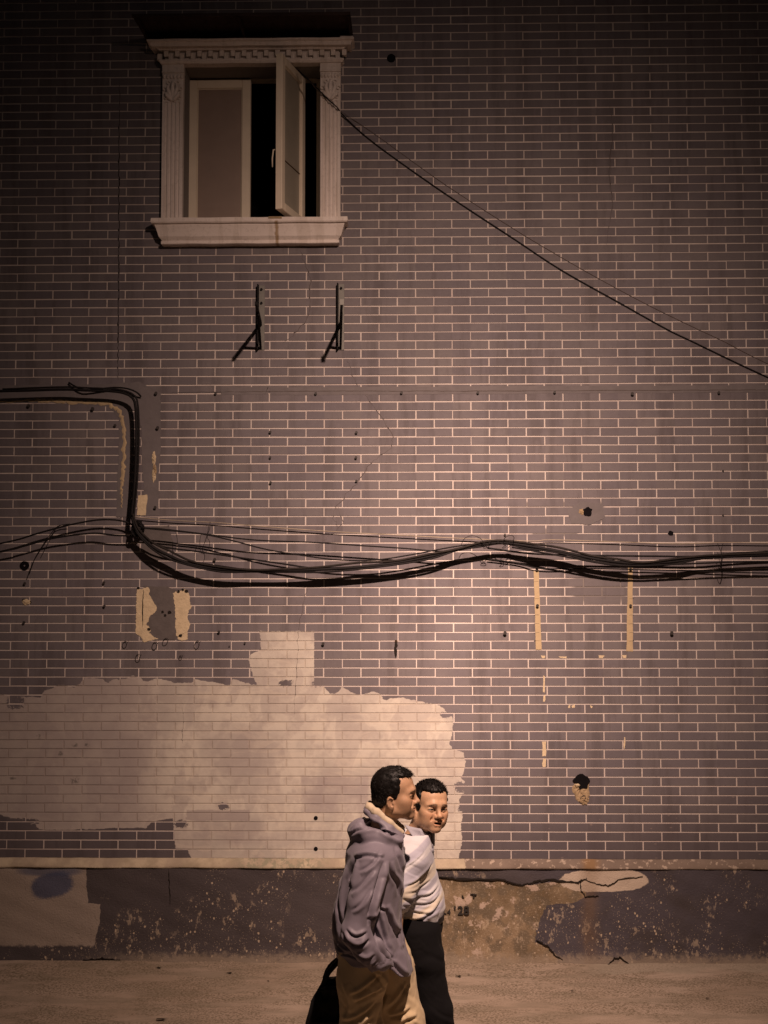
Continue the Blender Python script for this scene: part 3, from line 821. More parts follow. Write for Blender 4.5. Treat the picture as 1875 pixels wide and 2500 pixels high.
M['upvc'] = simple('white_frame_paint', (0.80, 0.70, 0.55), 0.5, 0.4, 0.12, 8)
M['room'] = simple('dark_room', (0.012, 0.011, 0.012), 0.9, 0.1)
M['reveal'] = simple('reveal_render', (0.26, 0.23, 0.21), 0.9, 0.2)
win = empty('casement_window', (W(614, 535)[0], 0, W(614, 535)[1]), 'white casement window with fluted pilasters, toothed cornice and right sash swung open', 'window')

zc = lambda py: Zof(614, py)
xw = lambda px: Xof(px, 350)
# cornice: crown moulding, toothed frieze, lower fillet (mitred ends)
def moulding(name, prof, xa, xb, mat, ret=True):
    """profile [(proj, z)] from the wall outwards; ends step in by the projection"""
    e = MB(); n = len(prof); pm = max(p for p, _ in prof)
    xsn = np.linspace(0, 1, 24)
    for u in xsn:
        for (p, z) in prof:
            xl, xr_ = xa + (pm - p), xb - (pm - p)
            e.v.append((xl + (xr_ - xl) * u, -p, z + 0.0012 * math.sin(u * 23 + z * 40)))
    m_ = len(xsn)
    for i in range(m_ - 1):
        for k in range(n - 1): e.f.append((i * n + k, (i + 1) * n + k, (i + 1) * n + k + 1, i * n + k + 1))
    for base in (0, (m_ - 1) * n):
        b0 = len(e.v)
        for (p, z) in prof:
            x = e.v[base + prof.index((p, z))][0]
            e.v.append((x, 0.0, z))
        for k in range(n - 1): e.f.append((base + k, base + k + 1, b0 + k + 1, b0 + k))
    return e.build(name, mat, win)
zd = lambda py, p: at(614, py, -p)[2]
xd = lambda px, py, p: at(px, py, -p)[0]
cz_top, cz_mid, cz_den, cz_bot = zd(93, .15), zd(118, .085), zd(143, .075), zd(153, .07)
cornice = moulding('cornice', [(0.0, cz_top + .004), (0.150, cz_top), (0.150, cz_top - .012), (0.135, cz_top - .018), (0.126, cz_top - .040), (0.105, cz_mid + .010), (0.085, cz_mid), (0.080, cz_mid - .006), (0.042, cz_mid - .006),
                               (0.042, cz_den), (0.078, cz_den - .002), (0.078, cz_den - .012), (0.066, cz_bot), (0.0, cz_bot)], xd(358, 93, .15), xd(864, 93, .15), M['sur'])
nd = 17
fx_a, fx_b = xd(384, 130, .07), xd(846, 130, .07); pd = (fx_b - fx_a) / nd; hgt = cz_mid - .006 - cz_den
for i in range(nd):
    xa = fx_a + pd * i; g_ = .0072
    e = MB()
    e.cbox(xa + .0005, xa + pd * .5 - g_, -.0735, -.0415, cz_den - .001, cz_den + hgt * .66, .002)
    e.cbox(xa + pd * .5 + g_, xa + pd - .0005, -.0735, -.0415, cz_den + hgt * .34, cz_mid - .0065, .002)
    e.build('dentil', M['sur'], cornice)
lp = MB(); lp.cbox(xd(830, 90, .13), xd(862, 90, .13), -.13, -.02, cz_top + .002, cz_top + .022, .006); lp.cbox(xd(818, 90, .1), xd(829.5, 90, .1), -.10, -.03, cz_top + .001, cz_top + .012, .004)
lp.build('broken_edge', M['sur'], cornice)
# pilasters with flutes and leaf ornament
def pilaster(p0, p1):
    xa, xb = xd(p0, 350, .05), xd(p1, 350, .05); zt, zb = cz_bot + .002, zd(534, .05) - .002; wd = xb - xa
    prof = [(xa, 0.0), (xa, -0.050)]
    nf = 4; zl = zd(247, .05); zc = lambda py: zd(py, .055)
    for i in range(nf):
        a = xa + wd * (0.13 + i * 0.195); b = a + wd * 0.13; mid = (a + b) / 2
        prof += [(a, -0.050), (a + .004, -0.041), (mid, -0.0385), (b - .004, -0.041), (b, -0.050)]
    prof += [(xb, -0.050), (xb, 0.0)]
    e = MB(); e.prism(prof, zb, zl, 2)
    o = e.build('pilaster', M['sur'], win)
    c = MB()
    c.cbox(xa - .003, xb + .003, -0.056, 0.0, zc(172), zt, .003)
    c.cbox(xa - .001, xb + .001, -0.049, 0.0, zl - .001, zc(172) + .002, .002)
    c.cbox(xa - .004, xb + .004, -0.060, 0.0, zc(176), zc(172), .002)
    c.build('capital_block', M['sur'], o)
    for i in range(6):
        cx = xa + wd * (i + .5) / 6; d = MB()
        d.tube([(cx, -.050, zc(180)), (cx, -.056, zc(184)), (cx, -.053, zc(189)), (cx, -.048, zc(190))], [.005, .0085, .007, .003], 8)
        d.build('egg_moulding', M['sur'], o, True)
    # acanthus: five lobes curling from the base, drawn as tapering ribs
    lf = MB(); bx, bz = (xa + xb) / 2, zc(244)
    for (dx, dz, cr) in ((0, 44, 0), (-14, 36, -1), (14, 36, 1), (-19, 18, -1), (19, 18, 1)):
        pts = []
        for k in range(9):
            u = k / 8
            x = bx + (dx * math.sin(u * 1.5) + cr * 7 * max(0, u - .7) * -3) / 360; z = bz + dz / 360 * u * (1.25 - .25 * u) * 1.15
            pts.append((x, -0.049 - 0.016 * math.sin(u * 2.6), z))
        lf.tube(pts, [.006 + .009 * math.sin(math.pi * min(1, .15 + k / 8 * .85)) for k in range(9)], 8)
    for (dx, dz) in ((-11, 46), (11, 46), (-20, 30), (20, 30), (-16, 8), (16, 8)):
        pts = [(bx + (dx + 4.2 * math.cos(a)) / 360, -.056, bz + (dz + 4.2 * math.sin(a)) / 360) for a in np.linspace(0, 5.2, 10)]
        lf.tube(pts, .0042, 6)
    lf.build('leaf_ornament', M['sur'], o, True)
    return o
pilaster(395, 446); pilaster(782, 831)
# sill: slab, ogee, fillet; a bite broken out of the slab edge
s0, s1, s2, s3 = zd(530, .125), zd(543, .12), zd(584, .07), zd(595, .066)
sill = moulding('sill', [(0.0, s0 + .001), (0.125, s0), (0.128, s1 + .008), (0.122, s1), (0.104, s1 - .003), (0.103, s1 - .012), (0.096, s1 - .03), (0.088, s1 - .055), (0.080, s2 + .02), (0.062, s2), (0.058, s2 - .004), (0.066, s2 - .006), (0.066, s3 + .004), (0.058, s3), (0.0, s3)], xd(367, 540, .128), xd(849, 540, .128), M['sur'])
ch = MB(); ch.cbox(xd(655, 534, .13), xd(688, 534, .13), -.131, -.119, s0 - .012, s0 + .004, .004)
ch.build('chipped_edge', M['rubble'], sill)
# reveal, room behind
rv = MB(); yb = 0.25
rv.add([(OX0 + .001, 0, OZ0), (OX0 + .001, yb, OZ0), (OX0 + .001, yb, OZ1), (OX0 + .001, 0, OZ1)], [(0, 1, 2, 3)])
rv.add([(OX1 - .001, 0, OZ0), (OX1 - .001, yb, OZ0), (OX1 - .001, yb, OZ1), (OX1 - .001, 0, OZ1)], [(0, 1, 2, 3)])
rv.add([(OX0, 0, OZ1 - .001), (OX1, 0, OZ1 - .001), (OX1, yb, OZ1 - .001), (OX0, yb, OZ1 - .001)], [(0, 1, 2, 3)])
rv.add([(OX0, -.05, OZ0 + .001), (OX1, -.05, OZ0 + .001), (OX1, yb + .1, OZ0 + .001), (OX0, yb + .1, OZ0 + .001)], [(0, 1, 2, 3)])
rv.build('reveal', M['reveal'], win)
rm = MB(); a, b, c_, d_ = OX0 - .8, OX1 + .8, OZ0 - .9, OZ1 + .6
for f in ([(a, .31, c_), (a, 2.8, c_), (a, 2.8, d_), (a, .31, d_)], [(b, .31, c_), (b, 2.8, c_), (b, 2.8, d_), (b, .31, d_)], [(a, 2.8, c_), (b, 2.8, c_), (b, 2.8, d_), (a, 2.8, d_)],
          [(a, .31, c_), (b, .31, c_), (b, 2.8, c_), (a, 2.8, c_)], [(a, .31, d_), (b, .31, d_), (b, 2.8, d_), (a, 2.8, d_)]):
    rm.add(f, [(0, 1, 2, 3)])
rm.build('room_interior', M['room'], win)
# fixed frame
FY = 0.245
fx0, fx1 = OX0 + .002, OX1 - .002
fz0, fz1 = OZ0 + .002, at(600, 193, FY)[2]
fr = MB()
fr.cbox(fx0, fx0 + .045, FY - .02, FY + .06, fz0, OZ1 - .003, .003); fr.cbox(fx1 - .045, fx1, FY - .02, FY + .06, fz0, OZ1 - .003, .003)
fr.cbox(fx0 + .045, fx1 - .045, FY - .02, FY + .06, fz1 + .01, OZ1 - .003, .003)
fr.cbox(fx0 + .045, fx1 - .045, FY - .02, FY + .06, fz0, fz0 + .03, .003)
fr.build('window_frame', M['upvc'], win)
def pane_material(name, col, rough):
    m, t = new_mat(name)
    n = t.noise(9, 4, 0.6); n2 = t.noise(300, 2, 0.5)
    c = t.mix(n, tuple(q * .85 for q in col), tuple(q * 1.15 for q in col))
    t.out(c, rough, 0.45); t.bump(n2, 0.12, 0.002)
    return m
M['frosted'] = pane_material('frosted_glass', (0.30, 0.225, 0.185), 0.42)
M['frosted2'] = pane_material('dusty_glass', (0.40, 0.36, 0.29), 0.45)
def sash(name, wd, ht, T, rail, panemat, bars=(), label=None):
    """sash in local x (0..wd), y thickness, z (0..ht); T places it"""
    def place(e):
        e.v = [tuple(T @ Vector(v)) for v in e.v]; return e
    e = MB(); th = .045
    e.cbox(0, rail, 0, th, 0, ht, .004); e.cbox(wd - rail, wd, 0, th, 0, ht, .004)
    e.cbox(rail, wd - rail, .001, th, 0, rail, .004); e.cbox(rail, wd - rail, .001, th, ht - rail, ht, .004)
    o = place(e).build(name, M['upvc'], win)
    g = MB(); g.box(rail - .005, wd - rail + .005, .020, .026, rail - .005, ht - rail + .005)
    p = place(g).build('pane', panemat, o)
    bd = MB()
    for (x0, x1, z0, z1) in ((rail, rail + .007, rail, ht - rail), (wd - rail - .007, wd - rail, rail, ht - rail), (rail + .007, wd - rail - .007, rail, rail + .007), (rail + .007, wd - rail - .007, ht - rail - .007, ht - rail)):
        bd.cbox(x0, x1, .012, .020, z0, z1, .002)
    place(bd).build('glazing_bead', M['upvc'], o)
    for z in bars:
        bb = MB(); bb.cbox(rail + .007, wd - rail - .007, .014, .020, z, z + .006, .001)
        place(bb).build('glazing_bar', M['rust'], o)
    if label: o['label'] = label
    return o
sx0, sx1 = at(460, 350, FY - .03)[0], at(612, 350, FY - .03)[0]
sz0, sz1 = fz0 + .012, at(540, 196, FY - .03)[2]
sash('sash', sx1 - sx0, sz1 - sz0, Matrix.Translation((sx0, FY - .045, sz0)), .062, M['frosted'], label='closed left sash with frosted pane')
hx = at(746, 350, FY - .03)[0]
ang = R(74)
swd = sx1 - sx0 - .004
# hinge on the right; the free edge points to the left and towards the street
Rm = Matrix.Rotation(ang, 4, 'Z')
T = Matrix.Translation((hx, FY - .05, sz0 + .004)) @ Rm @ Matrix.Translation((-swd, 0, 0))
so = sash('sash', swd, sz1 - sz0 - .008, T, .058, M['frosted2'], bars=(.36,), label='right sash swung open into the street')
hd = MB(); hd.tube([T @ Vector((.03, .045, .42)), T @ Vector((.03, .075, .42)), T @ Vector((.028, .082, .36)), T @ Vector((.026, .08, .30))], [.006, .006, .005, .004], 8)
hd.build('handle', M['upvc'], so, True)

# rain hood of dark sheet above the cornice
M['sheet'] = simple('rusted_sheet', (0.045, 0.030, 0.027), 0.9, 0.1, 0.7, 6, bump=0.4, bscale=20)
aw = empty('rain_hood', (W(612, 88)[0], 0, zc(86)), 'dark rusted sheet rain hood above the window cornice', 'awning')
ax0, ax1, az = xw(352), xw(862), cz_top + .03
e = MB(); nrib = 36
for i in range(nrib + 1):
    x = ax0 + (ax1 - ax0) * i / nrib; q = .006 * (i % 2)
    for (y, z) in ((0.0, az + .045), (-.21, az + .030), (-.42, az + .010)):
        e.v.append((x, y, z + q)); e.v.append((x, y, z + q - .003))
for i in range(nrib):
    for k in range(2):
        b = i * 6 + k * 2
        e.f += [(b, b + 6, b + 8, b + 2), (b + 1, b + 3, b + 9, b + 7)]
    e.f += [(i * 6 + 4, i * 6 + 10, i * 6 + 11, i * 6 + 5)]
e.f += [(0, 2, 3, 1), (2, 4, 5, 3)]; b = nrib * 6; e.f += [(b, b + 1, b + 3, b + 2), (b + 2, b + 3, b + 5, b + 4)]
e.build('sheet', M['sheet'], aw)
MB().cbox(ax0, ax1, -.430, -.421, az - .008, az + .014, .002).build('front_rail', M['sheet'], aw)
for px in (362, 600, 858):
    x = xw(px)
    MB().tube([(x, 0.0, az - .004), (x, -.41, az + .001)], .010, 6).build('support_arm', M['sheet'], aw)

# ------------------------------------------------------------------ two brackets of a vanished air conditioner
M['bplate'] = simple('galvanised_bracket', (0.16, 0.155, 0.14), 0.6, 0.4, 0.25, 40, 0.3)
M['bdark'] = simple('dark_bracket_steel', (0.010, 0.009, 0.009), 0.8, 0.15, 0.3, 40)
def bracket(px, pyt, pyb, L, label, cap):
    x, zt = W(px, pyt); zb = W(px, pyb)[1]
    t = empty('wall_bracket', (x, 0, zb), label, 'bracket', 'brackets below the window')
    pl = MB(); pl.cbox(x - .004, x + .036, -.007, .0, zb, zt, .001); pl.build('wall_plate', M['bplate'], t)
    fl = MB(); fl.cbox(x - .013, x - .0045, -.045, .0, zb, zt, .001); fl.build('flange', M['bdark'], t)
    for dz in (.03, .125):
        e = MB(); e.tube([(x + .014, -.006, zt - dz), (x + .014, -.018, zt - dz)], .009, 6); e.build('bolt', M['bdark'], t)
    za = zt - (zt - zb) * .60
    def bar(p, q, wx, wz):
        p, q = Vector(p), Vector(q); e = MB()
        for c in (p, q):
            for (i, j) in ((-1, -1), (1, -1), (1, 1), (-1, 1)): e.v.append((c.x + i * wx, c.y, c.z + j * wz))
        e.f = [(0, 1, 2, 3), (4, 5, 6, 7), (0, 1, 5, 4), (1, 2, 6, 5), (2, 3, 7, 6), (3, 0, 4, 7)]
        return e
    a = bar((x + .010, -.0075, za), (x + .050, -L, za + .004), .008, .010).build('arm', M['bdark'], t)
    if cap:
        bar((x + .0505, -L - .0008, za + .006), (x + .051, -L - .006, za + .006), .013, .018).build('arm_end', M['bplate'], a)
    bar((x + .010, -.010, zb + .012), (x + .036, -L * .62, za - .014), .008, .009).build('brace', M['bdark'], t)
bracket(634, 697, 855, .60, 'left of the two dark steel brackets below the window', False)
bracket(828, 694, 855, .60, 'right of the two dark steel brackets below the window, with pale arm tip', True)

# ------------------------------------------------------------------ cables
M['cable'] = simple('black_cable', (0.008, 0.0065, 0.0068), 0.7, 0.22, 0.5, 25)
M['cable_d'] = simple('dusty_cable', (0.022, 0.018, 0.016), 0.8, 0.2, 0.8, 14)
M['wire_pale'] = simple('pale_wire', (0.30, 0.25, 0.19), 0.8, 0.3, 0.6, 12)
M['wire_brown'] = simple('brown_wire', (0.10, 0.07, 0.055), 0.8, 0.3, 0.4, 12)
def cable(name, pts, r, label, mat, ys, group='cables strung along the wall', wig=0.0, ph=0.0, cat='cable'):
    """photograph points; ys = distance from the wall at each point (or one number)"""
    yy = ys if hasattr(ys, '__len__') else [ys * (1.5 if ys > .05 else 1)] * len(pts)
    P = [at(a, b, -d) for (a, b), d in zip(pts, yy)]
    S = spline(P, 0.025)
    if wig:
        S = [p + Vector((0, wig * math.cos(i * .11 + ph), wig * math.sin(i * .11 + ph))) for i, p in enumerate(S)]
    o = MB().tube(S, r, 8).build(name, M[mat], None, True)
    return tag(o, label, cat, group)
# the photograph's bundle: three cables laid together, hanging about 9 cm off the wall
main = [(322, 1262), (332, 1292), (347, 1312), (374, 1336), (411, 1356), (467, 1378), (542, 1390), (620, 1393), (694, 1393), (783, 1390), (872, 1385), (961, 1375), (1051, 1358), (1117, 1341), (1176, 1329), (1229, 1325), (1290, 1333), (1363, 1346), (1444, 1363),
        (1505, 1372), (1566, 1376), (1647, 1371), (1729, 1361), (1871, 1355), (2100, 1352), (2500, 1358), (2900, 1352)]
b1 = cable('cable', main, .0112, 'thick black cable, the fattest in the bundle along the wall', 'cable', .085)
cable('cable', [(a + 2, b - 6 + 3 * math.sin(a * .013) + 2 * math.sin(a * .041)) for a, b in main], .0075, 'dusty cable lying on top of the thick bundle', 'cable_d', .092, wig=.004)
cable('cable', [(a - 1, b + 5 - 3 * math.cos(a * .011) + 2 * math.sin(a * .05)) for a, b in main[1:]], .0065, 'black cable hugging the underside of the thick bundle', 'cable', .088, wig=.006, ph=2)
up = [(-600, 962), (-300, 958), (0, 955), (149, 951), (209, 953), (270, 955), (303, 960), (324, 972), (331, 995), (333, 1050), (332, 1110), (328, 1190), (321, 1265)]
cable('cable', up, .0095, 'black cable coming in from the left and bending down the grey strip', 'cable', .075)
cable('cable', [(a + 6, b - 5) for a, b in up[2:]] + [(330, 1290)], .0065, 'thin black cable beside the bend above the left strip', 'cable', .08, wig=.003)
cable('cable', [(168, 934), (185, 944), (206, 952), (240, 950), (278, 946), (312, 949), (334, 958), (344, 968)], .006, 'short loose cable end above the bend of the left cable', 'cable', [.02, .04, .05, .045, .04, .05, .05, .02])
cable('cable', [(345, 1288), (400, 1292), (486, 1302), (617, 1318), (761, 1324), (881, 1332), (990, 1339), (1073, 1346), (1130, 1340)], .0048, 'upper thin black wire above the sagging bundle', 'cable', .08)
cable('cable', [(345, 1289), (486, 1303), (560, 1318), (649, 1341), (738, 1356), (828, 1367), (917, 1367), (1006, 1354), (1095, 1337), (1176, 1325)], .0048, 'thin black wire dipping between the upper wire and the bundle', 'cable', .09)
cable('cable', [(335, 1302), (392, 1333), (486, 1347), (617, 1366), (694, 1377), (765, 1387), (830, 1386)], .006, 'black wire running into the bundle left of its middle', 'cable', .07)
cable('cable', [(330, 1262), (355, 1265), (430, 1271), (530, 1276), (609, 1283), (783, 1296), (961, 1306), (1117, 1314), (1296, 1321), (1342, 1318), (1485, 1322), (1647, 1328), (1760, 1325), (1871, 1326), (2300, 1330), (2900, 1330)], .0034, 'pale thin wire stretched above the whole bundle', 'wire_pale', .03)
cable('cable', [(1190, 1338), (1302, 1352), (1444, 1356), (1607, 1358), (1708, 1358), (1871, 1347), (2300, 1340), (2900, 1345)], .0065, 'black wire leaving the bundle to the right edge, upper', 'cable', .07)
cable('cable', [(1250, 1336), (1363, 1356), (1485, 1378), (1566, 1381), (1688, 1376), (1871, 1371), (2300, 1372), (2900, 1370)], .006, 'black wire leaving the bundle to the right edge, lower', 'cable', .095)
cable('cable', [(1190, 1365), (1260, 1374), (1320, 1388), (1420, 1388), (1540, 1390), (1700, 1394), (1871, 1399), (2300, 1402)], .0042, 'thin wire low at the right below the bundle', 'cable', .03)
cable('cable', [(-600, 1400), (-300, 1380), (0, 1327), (93, 1302), (168, 1282), (243, 1269), (299, 1272), (333, 1286)], .0062, 'upper wire rising from the left edge to the knot', 'cable', .06)
cable('cable', [(-600, 1420), (-300, 1400), (0, 1347), (56, 1334), (131, 1314), (224, 1302), (280, 1307), (330, 1308)], .0062, 'lower wire rising from the left edge to the knot', 'cable', .06)
cable('cable', [(71, 1403), (77, 1385), (86, 1362), (104, 1332), (122, 1306), (142, 1285), (170, 1279)], .003, 'thin wire end dangling at the left beside a round hole', 'cable', .05)
cable('cable', [(140, 1284), (131, 1300), (110, 1340), (104, 1352)], .0022, 'short frayed wire end at the left', 'cable', .045)
# the knot where the cables meet
kn = MB()
random.seed(5)
cx, cz = W(343, 1292)
for k in range(9):
    a = random.uniform(0, 6.28); pts = []
    rx_, rz_ = random.uniform(.018, .04), random.uniform(.025, .055)
    for i in range(13):
        t_ = a + i / 12 * 5.2
        pts.append((cx + random.uniform(-.003, .003) + math.cos(t_) * rx_, -.085 + .04 * math.sin(t_ * 1.3 + k), cz + math.sin(t_) * rz_ + random.uniform(-.003, .003)))
    kn.tube(spline(pts, .01), random.uniform(.004, .008), 6)
tag(kn.build('cable_knot', M['cable'], None, True), 'tangled knot of black cable where the left cables meet', 'cable')
# tie wires round the bundle
def tie(pts, label, r=.002):
    e = MB()
    for pl in pts: e.tube(spline([at(a, b, -d * 1.45) for a, b, d in pl], .008), r, 6)
    tag(e.build('tie_wire', M['cable'], None, True), label, 'wire', 'tie wires on the cables')
tie([[(1126, 1330, .09), (1134, 1315, .10), (1152, 1308, .11), (1172, 1314, .12), (1184, 1330, .12), (1190, 1338, .1)], [(1178, 1322, .11), (1194, 1334, .12), (1180, 1338, .11), (1200, 1320, .11)]], 'looped tie wire on the crest of the bundle, left of two')
tie([[(1228, 1330, .10), (1232, 1314, .115), (1246, 1307, .12), (1255, 1312, .12), (1250, 1326, .12), (1240, 1338, .11)], [(1212, 1320, .11), (1236, 1334, .12), (1226, 1338, .12), (1246, 1322, .11)]], 'looped tie wire on the crest of the bundle, right of two')
tie([[(1752, 1327, .06), (1757, 1340, .09), (1761, 1352, .11), (1760, 1372, .11), (1756, 1388, .1), (1749, 1375, .09)], [(1765, 1327, .06), (1761, 1345, .1), (1763, 1362, .11), (1758, 1388, .1)]], 'tie wire pinched into a Y near the right edge')
tie([[(492, 1302, .08), (488, 1320, .09), (490, 1346, .09), (497, 1352, .085), (508, 1340, .09), (512, 1324, .09), (506, 1310, .085), (512, 1290, .05), (513, 1274, .03)]], 'hanging wire loop between two thin wires left of the middle', .0018)
tie([[(430, 1300, .07), (433, 1322, .08), (430, 1338, .08)]], 'short wire drop beside the knot at left', .002)
# two wires from the window down to the right edge
A = [(728, 172), (748, 190), (778, 219), (801, 243), (823, 262), (842, 286), (917, 352), (1080, 468), (1250, 580), (1370, 659), (1514, 740), (1627, 803), (1691, 834), (1872, 920), (2200, 1066), (2600, 1225)]
cable('cable', A, .0046, 'black wire slanting down from the window to the right edge', 'cable', [.02, .06, .075, .075, .07, .02] + [.009] * 10, 'wires slanting down from the window')
B = [(730, 170), (752, 193), (776, 222), (805, 242), (826, 266), (840, 277), (917, 329), (1080, 446), (1250, 556), (1363, 624), (1476, 688), (1589, 748), (1702, 803), (1766, 833), (1872, 887), (2200, 1040), (2600, 1200)]
cable('cable', B, .0016, 'thin brown wire slanting down just above the black one', 'wire_brown', [.02, .06, .08, .07, .075, .02] + [.006] * 11, 'wires slanting down from the window')

# ------------------------------------------------------------------ litter on the ground
M['leaf'] = simple('dry_leaf', (0.035, 0.026, 0.018), 0.9, 0.2)
def gpt(px, py):
    d = ray(px, py); q = CAM + d * ((0.0 - CAM[2]) / d[2]); return q
for (px, py, s, lab) in ((1120, 2386, .05, 'dark dry leaf on the concrete near the wall, right of the walkers'), (1145, 2382, .03, 'small dry leaf beside the dark leaf near the wall'), (1399, 2422, .035, 'dry leaf lying alone on the concrete at right'), (1727, 2440, .035, 'dry leaf on the concrete at far right'),
                         (395, 2492, .07, 'dark torn scrap on the concrete at lower left'), (390, 2365, .05, 'flake of render at the foot of the wall at left'), (560, 2378, .05, 'flat dark flake on the concrete left of the bag'), (655, 2398, .03, 'small dark flake on the concrete beside the bag')):
    q = gpt(px, py); e = MB(); n = 9
    e.v.append((q[0], q[1], .010))
    for k in range(n):
        a = 2 * math.pi * k / n; rr = s * .55 * random.uniform(.3, 1.15)
        e.v.append((q[0] + math.cos(a) * rr, q[1] + math.sin(a) * rr * .55, .0075 + random.uniform(0, .004)))
    e.f = [(0, 1 + k, 1 + (k + 1) % n) for k in range(n)]
    tag(e.build('dry_leaf', M['leaf']), lab, 'litter', 'scraps on the concrete')

# ------------------------------------------------------------------ street lamp that lights the scene (stands right of the frame)
M['lampmetal'] = simple('lamp_steel', (0.12, 0.12, 0.12), 0.5, 0.4, metal=0.5)
sl = empty('street_lamp', (3.2, LAMP.y - .3, 0), 'grey steel street lamp with a downward lantern, right of the view', 'street lamp')
MB().tube([(3.2, LAMP.y - .3, 0), (3.2, LAMP.y - .3, 3), (3.2, LAMP.y - .3, 6.3)], [.09, .075, .06], 14).build('pole', M['lampmetal'], sl, True)
MB().tube(spline([(3.2, LAMP.y - .3, 6.25), (2.9, LAMP.y - .25, 6.42), (2.0, LAMP.y - .1, 6.40), (LAMP.x + .15, LAMP.y, 6.22)], .1), .03, 10).build('arm', M['lampmetal'], sl, True)
sh = MB(); n = 20
LQ = (LAMP_AIM - LAMP).to_track_quat('-Z', 'Y')
rg = [(.03, .30), (.12, .26), (.17, .17), (.18, .07), (.165, .07), (.155, .16), (.10, .21), (.0, .22)]
for (r_, z_) in rg:
    for k in range(n): sh.v.append(tuple(LAMP + LQ @ Vector((r_ * math.cos(2 * math.pi * k / n), r_ * math.sin(2 * math.pi * k / n), z_))))
for i in range(len(rg) - 1):
    for k in range(n): sh.f.append((i * n + k, i * n + (k + 1) % n, (i + 1) * n + (k + 1) % n, (i + 1) * n + k))
sh.build('lamp_shade', M['lampmetal'], sl, True)
gm_, gt = new_mat('lamp_glow'); gt.bsdf.inputs['Emission Color'].default_value = (1, .72, .46, 1); gt.bsdf.inputs['Emission Strength'].default_value = 8
bl = MB(); bl.tube([tuple(LAMP + LQ @ Vector((0, 0, q))) for q in (.09, .12, .16)], [.05, .06, .03], 14); bl.build('bulb', gm_, sl, True)

# ------------------------------------------------------------------ modelling of the two walkers: distance fields turned into one surface each
def vnoise(P, seed=0):
    P = np.asarray(P, dtype=np.float64)
    i = np.floor(P).astype(np.int64); f = P - i; f = f * f * (3 - 2 * f)
    out = np.zeros(len(P))
    for dx in (0, 1):
        for dy in (0, 1):
            for dz in (0, 1):
                h = ((i[:, 0] + dx) * 374761393 + (i[:, 1] + dy) * 668265263 + (i[:, 2] + dz) * 2147483647 + seed * 974711) & 0xffffffff
                h = ((h ^ (h >> 13)) * 1274126177) & 0xffffffff
                v = ((h ^ (h >> 16)) & 0xffff) / 65535.0
                out += v * (f[:, 0] if dx else 1 - f[:, 0]) * (f[:, 1] if dy else 1 - f[:, 1]) * (f[:, 2] if dz else 1 - f[:, 2])
    return out
def axis(a, b, coarse, fine=()):
    """grid coordinates: coarse steps, with finer steps inside the given intervals (lo, hi, step)"""
    c = [a]
    while c[-1] < b:
        st = coarse
        for (l, h, s) in fine:
            if l - coarse <= c[-1] < h: st = min(st, s)
        c.append(c[-1] + st)
    return np.array(c, dtype=np.float32)
